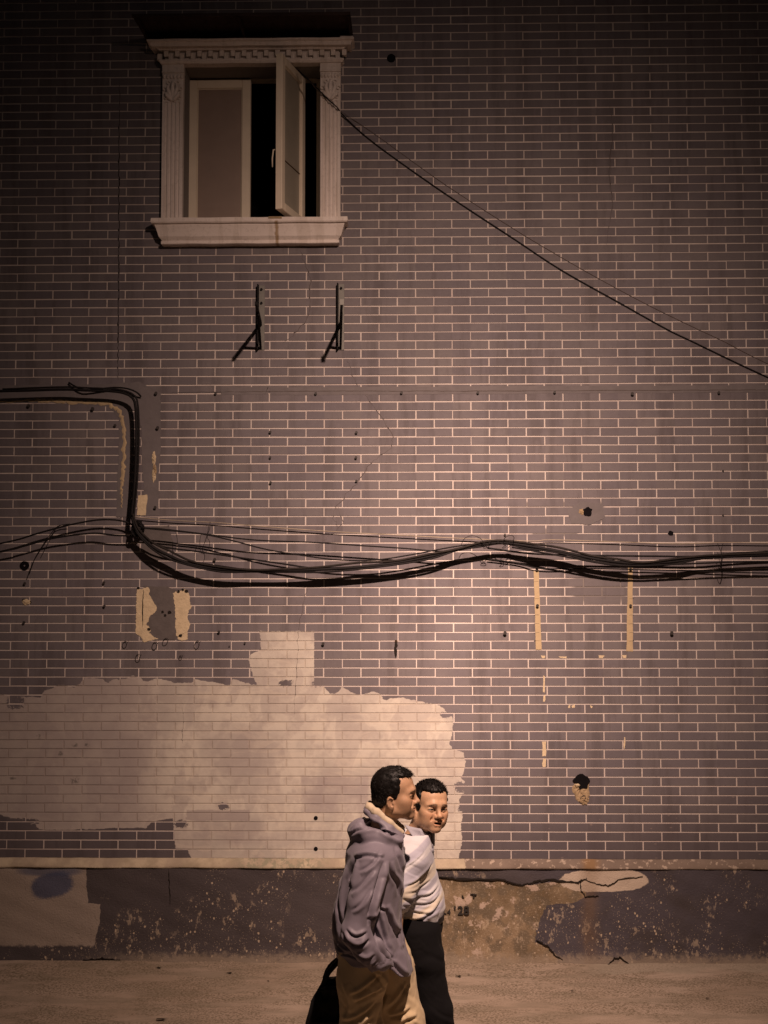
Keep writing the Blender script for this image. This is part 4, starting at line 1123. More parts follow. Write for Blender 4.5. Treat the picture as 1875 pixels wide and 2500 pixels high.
class Field:
    def __init__(s, xs, ys, zs):
        s.x, s.y, s.z = xs, ys, zs
        s.D = np.full((len(xs), len(ys), len(zs)), 0.3, np.float32)
    def box(s, lo, hi):
        sl = []
        for c, l, h in ((s.x, lo[0], hi[0]), (s.y, lo[1], hi[1]), (s.z, lo[2], hi[2])):
            a = max(0, np.searchsorted(c, l) - 1); b = min(len(c), np.searchsorted(c, h) + 1)
            if b <= a: return None
            sl.append(slice(a, b))
        return tuple(sl)
    def put(s, lo, hi, fn, k, op, T=None):
        sl = s.box(lo, hi)
        if sl is None: return
        X, Y, Z = s.x[sl[0]][:, None, None], s.y[sl[1]][None, :, None], s.z[sl[2]][None, None, :]
        if T is not None:
            Ti = np.array(T.inverted(), dtype=np.float32)
            X, Y, Z = (Ti[r, 0] * X + Ti[r, 1] * Y + Ti[r, 2] * Z + Ti[r, 3] for r in range(3))
        d = fn(X, Y, Z).astype(np.float32)
        a = s.D[sl]
        if op == 'sub': d = -d; h = np.maximum(k - np.abs(a - d), 0) / k; s.D[sl] = np.maximum(a, d) + h * h * k * .25
        elif op == 'int': s.D[sl] = np.maximum(a, d)
        else: h = np.maximum(k - np.abs(a - d), 0) / k; s.D[sl] = np.minimum(a, d) - h * h * k * .25
    def ell(s, c, r, k=.01, op='u', T=None, rot=None):
        m = max(r) + .04 + k
        T2 = (T or Matrix.Identity(4)) @ Matrix.Translation(c)
        if rot: T2 = T2 @ rot
        w = T2.translation
        def fn(X, Y, Z):
            k0 = np.sqrt((X / r[0]) ** 2 + (Y / r[1]) ** 2 + (Z / r[2]) ** 2); k1 = np.sqrt((X / r[0] ** 2) ** 2 + (Y / r[1] ** 2) ** 2 + (Z / r[2] ** 2) ** 2)
            return k0 * (k0 - 1) / np.maximum(k1, 1e-6)
        s.put(w - Vector((m,) * 3), w + Vector((m,) * 3), fn, k, op, T2)
    def cone(s, a, b, ra, rb, k=.01, op='u', T=None):
        a, b = Vector(a), Vector(b)
        if T is not None: a, b = T @ a, T @ b
        m = max(ra, rb) + .04 + k
        lo = [min(a[i], b[i]) - m for i in range(3)]; hi = [max(a[i], b[i]) + m for i in range(3)]
        ba = b - a; L2 = max(ba.length_squared, 1e-9)
        def fn(X, Y, Z):
            t = np.clip(((X - a[0]) * ba[0] + (Y - a[1]) * ba[1] + (Z - a[2]) * ba[2]) / L2, 0, 1)
            return np.sqrt((X - a[0] - ba[0] * t) ** 2 + (Y - a[1] - ba[1] * t) ** 2 + (Z - a[2] - ba[2] * t) ** 2) - (ra + (rb - ra) * t)
        s.put(lo, hi, fn, k, op)
    def chain(s, pts, rs, k=.01, op='u', T=None):
        if not hasattr(rs, '__len__'): rs = [rs] * len(pts)
        for i in range(len(pts) - 1): s.cone(pts[i], pts[i + 1], rs[i], rs[i + 1], k, op, T)
    def loft(s, lev, k=.01, op='u', n=2.3):
        """levels (z, cx, cy, rx, ry) from low to high"""
        L = np.array(sorted(lev), dtype=np.float32)
        z0, z1 = L[0, 0], L[-1, 0]; mx = L[:, 3].max() + L[:, 1].__abs__().max() + .1; my = L[:, 4].max() + np.abs(L[:, 2]).max() + .1
        def fn(X, Y, Z):
            cx, cy, rx, ry = (np.interp(Z, L[:, 0], L[:, i]) for i in range(1, 5))
            q = (np.abs((X - cx) / rx) ** n + np.abs((Y - cy) / ry) ** n) ** (1 / n)
            return np.maximum((q - 1) * np.minimum(rx, ry), np.maximum(z0 - Z, Z - z1))
        s.put((-mx, -my, z0 - .05), (mx, my, z1 + .05), fn, k, op)
    def surf(s, x, z):
        """y of the surface on the street side at (x, z)"""
        i = int(np.clip(np.searchsorted(s.x, x), 0, len(s.x) - 1)); k = int(np.clip(np.searchsorted(s.z, z), 0, len(s.z) - 1))
        col = s.D[i, :, k]; j = np.argmax(col < 0)
        return float(s.y[j]) if col[j] < 0 else None
    def ridge(s, pts, r, k=.02, op='u', off=0.0):
        P = []
        for (x, z) in pts:
            y = s.surf(x, z)
            if y is not None: P.append((x, y + off, z))
        if len(P) > 1:
            n = len(P); rs = [r * (.45 + .55 * math.sin(math.pi * (i + .5) / n)) for i in range(n)]
            s.chain(P, rs, k, op)
    def mesh(s):
        D = s.D; ins = D < 0
        c = np.zeros(tuple(n - 1 for n in D.shape), np.int8)
        for dx in (0, 1):
            for dy in (0, 1):
                for dz in (0, 1):
                    c += ins[dx:D.shape[0] - 1 + dx, dy:D.shape[1] - 1 + dy, dz:D.shape[2] - 1 + dz]
        I = np.argwhere((c > 0) & (c < 8))
        off = np.array([(a, b, d) for a in (0, 1) for b in (0, 1) for d in (0, 1)])
        V = np.stack([D[I[:, 0] + o[0], I[:, 1] + o[1], I[:, 2] + o[2]] for o in off], 1)
        acc = np.zeros((len(I), 3)); cnt = np.zeros(len(I))
        for a in range(8):
            for b in range(a + 1, 8):
                if np.abs(off[a] - off[b]).sum() != 1: continue
                va, vb = V[:, a], V[:, b]; m = (va < 0) != (vb < 0)
                t = np.where(m, va / np.where(m, va - vb, 1), 0)
                acc += np.where(m[:, None], off[a] + t[:, None] * (off[b] - off[a]), 0); cnt += m
        u = acc / cnt[:, None]
        co = np.stack([g[I[:, i]] + u[:, i] * (g[I[:, i] + 1] - g[I[:, i]]) for i, g in enumerate((s.x, s.y, s.z))], 1)
        idx = np.full(c.shape, -1, np.int64); idx[I[:, 0], I[:, 1], I[:, 2]] = np.arange(len(I))
        F = []
        for ax in range(3):
            A = ins.take(range(0, D.shape[ax] - 1), ax); B = ins.take(range(1, D.shape[ax]), ax)
            E = np.argwhere(A != B)
            b, d = (ax + 1) % 3, (ax + 2) % 3
            ok = (E[:, b] > 0) & (E[:, d] > 0) & (E[:, b] < D.shape[b] - 1) & (E[:, d] < D.shape[d] - 1)
            E = E[ok]; q = []
            for (ob, od) in ((-1, -1), (0, -1), (0, 0), (-1, 0)):
                e = E.copy(); e[:, b] += ob; e[:, d] += od
                q.append(idx[e[:, 0], e[:, 1], e[:, 2]])
            q = np.stack(q, 1)
            fl = ~A[E[:, 0], E[:, 1], E[:, 2]] if len(E) else np.zeros(0, bool)
            q[fl] = q[fl][:, ::-1]
            F.append(q)
        F = np.concatenate(F); F = F[(F >= 0).all(1)]
        return co, F
def smooth_verts(co, F, it, lam=.5):
    for _ in range(it):
        s_ = np.zeros_like(co); n_ = np.zeros(len(co))
        for k in range(4):
            a, b = F[:, k], F[:, (k + 1) % 4]
            np.add.at(s_, a, co[b]); np.add.at(s_, b, co[a]); np.add.at(n_, a, 1); np.add.at(n_, b, 1)
        co = co + lam * (s_ / np.maximum(n_, 1)[:, None] - co)
    return co
def normals(co, F):
    n = np.zeros_like(co)
    fn = np.cross(co[F[:, 2]] - co[F[:, 0]], co[F[:, 3]] - co[F[:, 1]])
    for k in range(4): np.add.at(n, F[:, k], fn)
    return n / np.maximum(np.linalg.norm(n, axis=1), 1e-9)[:, None]
def surface(name, co, F, mat, parent=None, colors=None):
    me = bpy.data.meshes.new(name)
    me.vertices.add(len(co)); me.vertices.foreach_set('co', np.asarray(co, np.float32).ravel())
    me.loops.add(F.size); me.loops.foreach_set('vertex_index', F.astype(np.int32).ravel())
    me.polygons.add(len(F)); me.polygons.foreach_set('loop_start', np.arange(0, F.size, 4, dtype=np.int32))
    me.polygons.foreach_set('use_smooth', np.ones(len(F), bool))
    me.update(); me.validate()
    if colors is not None:
        at_ = me.color_attributes.new('tone', 'FLOAT_COLOR', 'POINT')
        at_.data.foreach_set('color', np.concatenate([colors, np.ones((len(colors), 1))], 1).astype(np.float32).ravel())
    me.materials.append(mat)
    o = bpy.data.objects.new(name, me); COL.objects.link(o)
    if parent: o.parent = parent
    return o
def wrinkle(co, F, amp, seed, scale, sharp=.16, mask=None, tilt=0.0):
    """creases: thin valleys with a rounded ridge beside each, long in one direction"""
    N = normals(co, F)
    h = np.zeros(len(co))
    ct, st_ = math.cos(tilt), math.sin(tilt)
    for j, (sx, sy, sz) in enumerate(scale):
        w_ = co + .05 * np.stack([vnoise(co * 5, seed + 40 + i) - .5 for i in range(3)], 1)
        w_ = np.stack([w_[:, 0] * ct + w_[:, 2] * st_, w_[:, 1], w_[:, 2] * ct - w_[:, 0] * st_], 1)
        n = 2 * vnoise(w_ * np.array([sx, sy, sz]), seed + j * 7) - 1
        on = np.clip((vnoise(co * 7, seed + 90 + j) - .35) * 4, 0, 1)
        h += amp[j] * on * (np.exp(-((n - .34) / .26) ** 2) * .9 - np.exp(-(n / sharp) ** 2) * .8)
        h += amp[j] * .35 * n
    h -= h.mean()
    if mask is not None: h *= mask
    return co + N * h[:, None]

def folds(co, F, lines, conv, near=-1):
    """crisp cloth folds: along each line (x, z) of the street side a narrow valley with a rounded ridge on one flank"""
    N = normals(co, F); h = np.zeros(len(co))
    side = np.clip((N[:, 1] * near + .25) / .5, 0, 1)
    for (pts, A, w_) in lines:
        P = [Vector((x, z, 0)) for x, z in conv(pts)]
        Q = np.array([(p.x, p.y) for p in spline(P, .012)])
        best = np.full(len(co), 9.0); sg = np.zeros(len(co)); tt = np.zeros(len(co))
        box = (co[:, 0] > Q[:, 0].min() - 4 * w_) & (co[:, 0] < Q[:, 0].max() + 4 * w_) & (co[:, 2] > Q[:, 1].min() - 4 * w_) & (co[:, 2] < Q[:, 1].max() + 4 * w_)
        I = np.where(box)[0]
        if len(I) == 0: continue
        p = co[I][:, [0, 2]]; bd = np.full(len(I), 9.0); bs = np.zeros(len(I)); bt = np.zeros(len(I))
        for k in range(len(Q) - 1):
            a, d = Q[k], Q[k + 1] - Q[k]; L = max((d ** 2).sum(), 1e-12)
            t = np.clip(((p - a) @ d) / L, 0, 1); e = p - a - t[:, None] * d; dist = np.sqrt((e ** 2).sum(1))
            m = dist < bd; bd[m] = dist[m]; bs[m] = np.sign(d[0] * e[m, 1] - d[1] * e[m, 0]); bt[m] = (k + t[m]) / (len(Q) - 1)
        end = np.clip(np.minimum(bt, 1 - bt) * 5, 0, 1) ** .7
        sd = bd * bs
        h[I] += A * end * (.95 * np.exp(-((sd - w_ * 1.1) / (w_ * .9)) ** 2) + .3 * np.exp(-((sd + w_ * 1.3) / w_) ** 2) - .9 * np.exp(-(sd / (w_ * .5)) ** 2))
    return co + N * (h * side)[:, None]

def head_field(G, T, v):
    """skull, face and ears in head space: x forward, y left, z up, eyes at z = 0"""
    G.ell((-.008, 0, .028), (.088, .075, .084), .01, T=T)
    G.ell((.028, 0, .040), (.056, .062, .058), .03, T=T)
    G.ell((.028, 0, -.035), (.058, .058, .072), .03, T=T)
    for s in (-1, 1):
        G.cone((-.008, s * .050, -.045), (.000, s * .049, -.072), .018, .016, .025, T=T)
        G.cone((.000, s * .049, -.072), (.070, s * .013, -.100), .017, .016, .025, T=T)
        G.ell((.052, s * .046, -.026), (.024, .020, .020), .028, T=T)
        G.ell((.048, s * (.040 + v.get('full', 0)), -.055), (.030, .021, .036), .03, T=T)
        if v.get('full', 0): G.ell((.026, s * .046, -.070), (.032, .018, .026), .025, T=T)
    G.ell((.076, 0, -.098), (.017, .020, .016), .016, T=T)
    G.chain([(.069, .044, .013), (.081, .024, .018), (.082, 0, .018), (.081, -.024, .018), (.069, -.044, .013)], [.007, .008, .006, .008, .007], .026, T=T)
    for s in (-1, 1):
        G.ell((.091, s * .033, -.004), (.017, .019, .0115), .016, 'sub', T=T)
        G.ell((.0685, s * .033, -.005), (.016, .0185, .0140), .008, T=T)
        G.chain([(.078, s * .018, -.003), (.0835, s * .030, .0008), (.0790, s * .044, -.001), (.072, s * .052, -.004)], [.0026, .0034, .003, .002], .004, T=T)
        G.chain([(.078, s * .020, -.010), (.0815, s * .032, -.0125), (.074, s * .046, -.010)], [.002, .0026, .002], .005, T=T)
    G.cone((.084, 0, .012), (.104, 0, -.030), .0085, .0105, .012, T=T)
    G.ell((.107, 0, -.034), (.0125, .0125, .0105), .010, T=T)
    for s in (-1, 1):
        G.ell((.093, s * .0145, -.039), (.0125, .0075, .0085), .007, T=T)
        G.ell((.099, s * .0075, -.0465), (.005, .0035, .003), .003, 'sub', T=T)
    G.ell((.070, 0, -.066), (.025, .034, .026), .018, T=T)
    mo = v.get('mouth', 0.0); sm = v.get('smile', 0.0)
    G.chain([(.079, .025 + sm * .35, -.0655 + sm), (.0935, .008, -.0600), (.0925, 0, -.0612), (.0935, -.008, -.0600), (.079, -.025 - sm * .35, -.0655 + sm)], [.003, .0055, .005, .0055, .003], .006, T=T)
    G.chain([(.079, .024 + sm * .35, -.0665 - mo * .2 + sm), (.0905, .009, -.0715 - mo), (.0905, -.009, -.0715 - mo), (.079, -.024 - sm * .35, -.0665 - mo * .2 + sm)], [.003, .006, .006, .003], .006, T=T)
    G.ell((.097, 0, -.0662 - mo * .5), (.016, .021, .0016 + mo * .45), .002, 'sub', T=T)
    for s in (-1, 1):
        if v.get('fold', 1):
            G.chain([(.090, s * .021, -.037), (.084, s * .030, -.050), (.074, s * .036, -.066)], [.0018, .0024, .0012], .010, 'sub', T=T)
        e = Matrix.Rotation(s * .22, 4, 'Z') @ Matrix.Rotation(-.18, 4, 'Y')
        G.ell((-.008, s * .077, -.034), (.0175, .0085, .031), .008, T=T, rot=e)
        G.ell((.000, s * .086, -.034), (.0085, .0075, .015), .004, 'sub', T=T, rot=e)
        G.chain([(.003, s * .083, -.014), (-.008, s * .086, -.008), (-.019, s * .085, -.018), (-.021, s * .084, -.036), (-.014, s * .082, -.052)], .0032, .003, T=T)
        G.ell((.004, s * .079, -.034), (.005, .005, .008), .004, T=T)
        G.ell((-.004, s * .075, -.060), (.008, .006, .009), .006, T=T)
def skin_colors(co, T, base, v):
    q = (np.concatenate([co, np.ones((len(co), 1))], 1) @ np.array(T.inverted()).T)[:, :3]
    x, y, z = q.T; ay = np.abs(y)
    C = np.tile(np.array(base), (len(co), 1))
    n = vnoise(co * 160, 3); n2 = vnoise(co * 45, 9)
    C *= (.90 + .14 * n + .10 * (n2 - .5))[:, None]
    def blend(m, col):
        m = np.clip(m, 0, 1)[:, None]; C[:] = C * (1 - m) + np.array(col) * m
    front = x > .045
    cheeks = np.exp(-(((ay - .042) / .022) ** 2 + ((z + .036) / .024) ** 2)) * front
    blend(cheeks * .35, (base[0] * 1.02, base[1] * .78, base[2] * .72))
    nose = np.exp(-((y / .016) ** 2 + ((z + .034) / .014) ** 2)) * (x > .085)
    blend(nose * .35, (base[0] * 1.03, base[1] * .80, base[2] * .74))
    mo = v.get('mouth', 0)
    lips = np.exp(-((ay / .022) ** 4)) * np.exp(-(((z + .0665 + mo * .5) / (.0090 + mo * .30)) ** 4)) * (x > .080)
    blend(lips * .65, (base[0] * .85, base[1] * .56, base[2] * .52))
    inner = np.exp(-((ay / .019) ** 4)) * np.exp(-(((z + .0662 + mo * .5) / (.0018 + mo * .42)) ** 4)) * (x < .0895) * (x > .06)
    blend(inner * .95, (.035, .012, .010))
    if mo > .003:
        teeth = np.exp(-((ay / .013) ** 4)) * np.exp(-(((z + .0635) / .0016) ** 4)) * (x < .0895) * (x > .07)
        blend(teeth * .7, (.45, .38, .30))
    brow_z = .0205 - .008 * np.clip((ay - .030) / .024, 0, 1)
    brow = (np.abs(z - brow_z) < .0042 - .0018 * np.clip((ay - .035) / .02, 0, 1)) & (ay > .013) & (ay < .055) & front
    blend(brow * (.55 + .45 * vnoise(co * 420, 5)) * v.get('brow', .8), (.03, .022, .018))
    # eye: white, iris and the dark lash line
    ez = -.0055; eye = (((ay - .033) / .0150) ** 2 + ((z - ez) / .0042) ** 2 < 1) & (x > .055)
    blend(eye * 1.0, (.36, .29, .235))
    iris = (((ay - .033 - v.get('gaze', 0) * np.sign(y)) / .0055) ** 2 + ((z - ez) / .0055) ** 2 < 1) & eye
    blend(iris * 1.0, (.018, .011, .008))
    lash = (np.abs(z - (ez + .0040 - ((ay - .033) / .0165) ** 2 * .0040)) < .0016) & (np.abs(ay - .033) < .0175) & (x > .05)
    blend(lash * .9, (.02, .014, .011))
    return C
def hand(G, T, curl, k=.006):
    """palm along -z with the fingers below it, palm facing +y, thumb towards +x"""
    G.ell((0, 0, -.045), (.040, .014, .048), .01, T=T)
    G.cone((0, 0, .02), (0, 0, -.03), .026, .030, .02, T=T)
    for i, (x, L) in enumerate(((.029, .070), (.010, .078), (-.010, .073), (-.028, .058))):
        a = Vector((x, 0, -.082)); d = Vector((x * .12 / .03 * .3, 0, -1)).normalized(); ang = 0.0
        for j, f in enumerate((.45, .32, .23)):
            ang += curl * (1.0 if j else .7)
            dd = Vector((d.x, math.sin(ang), d.z * math.cos(ang)))
            b = a + dd * L * f
            G.cone(a, b, .0092 - j * .0008, .0086 - j * .0009, k * .5, T=T); a = b
    a = Vector((.034, .004, -.030))
    for (dx, dy, dz, r) in ((.020, .012, -.020, .0115), (.010, .014, -.022, .010), (.002, .012, -.018, .0088)):
        b = a + Vector((dx, dy, dz)); G.cone(a, b, r + .001, r, k, T=T); a = b

def cloth_material(name, color, var=.12, rough=.8, weave=900, sheen=0.15, bump=.12):
    m, t = new_mat(name)
    tc = t.n.new('ShaderNodeTexCoord'); ob = tc.outputs['Object']
    n1 = t.noise(7, 4, .6, ob); n2 = t.noise(60, 3, .6, ob); n3 = t.noise(weave, 2, .5, ob)
    c = t.mix(n1, tuple(q * (1 - var) for q in color), tuple(q * (1 + var) for q in color))
    c = t.mix(t.m('MULTIPLY', n3, .18), c, tuple(q * .6 for q in color))
    t.out(c, rough, .25); t.bsdf.inputs['Sheen Weight'].default_value = sheen
    t.bump(t.m('ADD', t.m('MULTIPLY', n2, .6), t.m('MULTIPLY', n3, .3)), bump, .004)
    return m, t, ob
def attr_skin(name):
    m, t = new_mat(name)
    a = t.n.new('ShaderNodeVertexColor'); a.layer_name = 'tone'
    t.out(a.outputs['Color'], .52, .4)
    t.bsdf.inputs['Subsurface Weight'].default_value = .08
    t.bsdf.inputs['Subsurface Radius'].default_value = (.012, .005, .003)
    t.bump(t.noise(420, 3, .6), .12, .002)
    return m
M['skin'] = attr_skin('skin')
hm, ht = new_mat('black_hair'); ht.out(ht.mix(ht.noise(300, 2, .5), (.003, .0026, .0025), (.010, .008, .007)), .5, .2)
M['hairm'] = hm
def hair(parent, T, v, seed):
    r_ = np.random.default_rng(seed)
    G = Field(axis(-.13, .12, .0032), axis(-.11, .11, .0032), axis(-.11, .16, .0032))
    i = v.get('thick', .010)
    G.ell((-.010, 0, .030), (.089 + i, .0765 + i * .8, .086 + i), .01)
    G.ell((.026, 0, .048), (.056 + i, .062 + i * .6, .056 + i), .03)
    G.ell((-.045, 0, -.030), (.045 + i * .6, .055 + i * .6, .05), .03)
    X, Y, Z = G.x[:, None, None], G.y[None, :, None], G.z[None, None, :]
    n = vnoise(np.stack(np.broadcast_arrays(X, Y, Z), -1).reshape(-1, 3) * np.array([70, 160, 60]), seed).reshape(G.D.shape)
    hl, sb = v.get('line', .080), v.get('side', .036)
    nl = vnoise(np.stack(np.broadcast_arrays(X, Y, Z), -1).reshape(-1, 3) * np.array([30, 34, 30]), seed + 5).reshape(G.D.shape)
    cut = np.minimum(hl + .018 * (nl - .5) + .012 * (np.abs(Y) / .06) ** 2 * v.get('recede', 1.0) - Z + .0 * X, X - sb + .014 * (n - .5) + .016 * (nl - .5))
    low = np.where(X > -.018, -.040, -.040 - .042 * np.clip((-.018 - X) / .03, 0, 1)) - Z + .008 * (n - .5)
    def smax(a, b, k=.014):
        h = np.maximum(k - np.abs(a - b), 0) / k
        return np.maximum(a, b) + h * h * k * .25
    G.D = smax(smax(G.D, cut + 0 * Y), low + 0 * Y).astype(np.float32)
    for s in (-1, 1):
        G.ell((-.004, s * .084, -.042), (.021, .03, .038), .006, 'sub')
    G.D += ((n - .5) * .006).astype(np.float32)
    co, F = G.mesh()
    N = normals(co, F)
    cw = (np.concatenate([co, np.ones((len(co), 1))], 1) @ np.array(T).T)[:, :3]
    o = surface('hair', cw, F, M['hairm'], parent)
    # short loose strands over the mass
    sel = r_.choice(len(co), 5200); V = []; FF = []
    Rm3 = np.array(T.to_3x3())
    for k_ in sel:
        p, nn = co[k_], N[k_]
        if nn[2] < -.35: continue
        if p[0] > sb - .018 and p[2] < hl + .012 and not (p[2] > hl - .004 and nn[2] > .1): continue
        comb = np.array(v.get('comb', (.7, 0, -.5))) + r_.normal(size=3) * .32
        if p[2] > .08: comb = comb + np.array(v.get('tuft', (.3, 0, .6)))
        d = nn * .48 + comb * .6; d /= np.linalg.norm(d)
        L = r_.uniform(.008, .019) * (1.1 if p[2] > .07 else .65)
        sd = np.cross(d, nn + r_.normal(size=3) * .2); sd /= max(np.linalg.norm(sd), 1e-6)
        a = p - nn * .003; b0 = len(V)
        for q in (a + sd * .0011, a - sd * .0011, a + d * L * .6 + sd * .0007, a + d * L + nn * -.002): V.append(Rm3 @ q + np.array(T.translation))
        FF += [(b0, b0 + 1, b0 + 2), (b0 + 2, b0 + 1, b0 + 3)]
    e = MB(); e.v = [tuple(map(float, q)) for q in V]; e.f = FF
    me = bpy.data.meshes.new('hair_strands'); me.from_pydata(e.v, [], e.f); me.materials.append(M['hairm'])
    so_ = bpy.data.objects.new('hair_strands', me); COL.objects.link(so_); so_.parent = o; so_['kind'] = 'stuff'
    return o
def shoe(parent, ankle, heading, pitch, mat):
    G = Field(axis(-.2, .2, .006), axis(-.09, .09, .006), axis(-.06, .16, .006))
    G.cone((-.06, 0, .0), (.10, 0, -.005), .042, .040, .02); G.ell((.12, 0, -.008), (.075, .046, .036), .02); G.cone((-.05, 0, .0), (-.045, 0, .07), .044, .042, .03)
    Z = G.z[None, None, :]; G.D = np.maximum(G.D, -.040 - Z).astype(np.float32)
    co, F = G.mesh()
    Tm = Matrix.Translation(ankle) @ Matrix.Rotation(heading, 4, 'Z') @ Matrix.Rotation(pitch, 4, 'Y') @ Matrix.Translation((.04, 0, -.06))
    cw = (np.concatenate([co, np.ones((len(co), 1))], 1) @ np.array(Tm).T)[:, :3]
    return surface('shoe', cw, F, mat, parent)
M['shoe'] = simple('black_shoe_leather', (.02, .018, .017), .45, .5)

def place(o, x, y, z, sz, label):
    o.location = (x, y, z); o.scale = (1, 1, sz)
    tag(o, label, 'person')

# ---- walker in the hooded jacket (local frame: x = walking direction, feet at z = 0)
T1 = Matrix.Translation((.030, 0, 1.518)) @ Matrix.Rotation(R(-4), 4, 'Z') @ Matrix.Rotation(R(1), 4, 'Y')
FZ = -.05
G = Field(axis(-.46, .40, .010, ((-.075, .165, .0026), (-.24, -.11, .0045))), axis(-.36, .36, .010, ((-.095, .095, .0026), (.19, .30, .0045))), axis(FZ - .02, 1.67, .012, ((1.395, 1.645, .0026), (.58, .80, .0045))))
hv1 = dict(mouth=0.0, smile=.002, brow=.75, gaze=.002, fold=1)
head_field(G, T1, hv1)
G.cone((.005, 0, 1.46), (-.035, 0, 1.30), .050, .060, .03)
G.loft([(.80, -.08, 0, .10, .15), (1.0, -.08, 0, .10, .16), (1.2, -.06, 0, .10, .18), (1.30, -.05, 0, .08, .15), (1.34, -.04, 0, .05, .07)], .03)
G.chain([(-.05, -.17, 1.25), (-.13, -.255, .97), (-.05, -.235, .84), (-.05, -.19, .80)], [.055, .042, .034, .03], .03)
G.chain([(-.05, .17, 1.25), (-.12, .25, .99), (-.165, .245, .80)], [.055, .042, .030], .03)
HT = Matrix.Translation((-.17, .245, .79)) @ Matrix.Rotation(R(90), 4, 'Z') @ Matrix.Rotation(R(8), 4, 'X')
hand(G, HT, .95)
G.ell((-.05, -.145, .76), (.04, .02, .05), .02)
for (hp, kn_, an) in (((-.09, -.08, .84), (-.12, -.1, .46), (-.30, -.10, .10)), ((-.05, .08, .84), (.075, .09, .46), (.19, .09, .06))):
    G.chain([hp, kn_, an], [.085, .055, .036], .03)
    G.cone(an, (an[0] + .10, an[1], an[2] - .05), .036, .03, .03)
co, F = G.mesh()
p1 = surface('person', co, F, M['skin'], None, skin_colors(co, T1, (.46, .275, .165), hv1))
hair(p1, T1, dict(thick=.008, line=.078, side=.034, comb=(.45, 0, -.7), tuft=(.75, 0, .55), recede=.6), 4)
# jacket
mj, tj, _ = cloth_material('grey_jacket', (.205, .180, .218), .10, .50, 1400, .1, .10)
G = Field(axis(-.36, .24, .0046), axis(-.36, .36, .0062), axis(.68, 1.50, .0046))
G.loft([(.66, -.045, 0, .165, .215), (.74, -.05, 0, .160, .215), (.82, -.073, 0, .157, .215), (.90, -.095, 0, .150, .21), (1.0, -.090, 0, .150, .205), (1.10, -.074, 0, .142, .205), (1.20, -.057, 0, .134, .20), (1.26, -.055, 0, .130, .18), (1.31, -.05, 0, .115, .13), (1.36, -.03, 0, .085, .085)], .02)
for s in (-1, 1):
    G.ell((-.055, s * .150, 1.245), (.078, .075, .068), .05)
arm = [(-.060, -.188, 1.235), (-.098, -.245, 1.08), (-.128, -.268, .955), (-.080, -.262, .885), (-.030, -.240, .825)]
G.chain(arm, [.070, .066, .062, .055, .046], .022)
G.chain([(-.055, .195, 1.235), (-.09, .255, 1.09), (-.12, .27, .97), (-.145, .26, .88), (-.162, .25, .815)], [.076, .070, .064, .054, .045], .03)
# folded hood behind the neck and the stand of the collar
G.chain([(.060, -.085, 1.318), (-.01, -.110, 1.335), (-.085, -.104, 1.345), (-.124, -.055, 1.345), (-.132, 0, 1.345), (-.124, .055, 1.345), (-.085, .104, 1.345), (-.01, .110, 1.335), (.06, .085, 1.318)], [.016, .024, .034, .040, .042, .040, .034, .024, .016], .024)
G.chain([(.070, -.060, 1.335), (.015, -.085, 1.375), (-.050, -.078, 1.420), (-.088, -.030, 1.440), (-.088, .03, 1.44), (-.05, .078, 1.42), (.015, .085, 1.375), (.07, .06, 1.335)], [.012, .013, .015, .016, .016, .015, .013, .012], .016)
G.cone((-.030, 0, 1.36), (.030, 0, 1.56), .060, .066, .012, 'sub')
G.cone((.03, 0, 1.40), (.09, 0, 1.42), .045, .05, .012, 'sub')
def zx(pts): return [(((740 + a / 3.252) - 945) / 536, 1.636 - ((1820 + b / 3.252) - 1873) / 536) for a, b in pts]
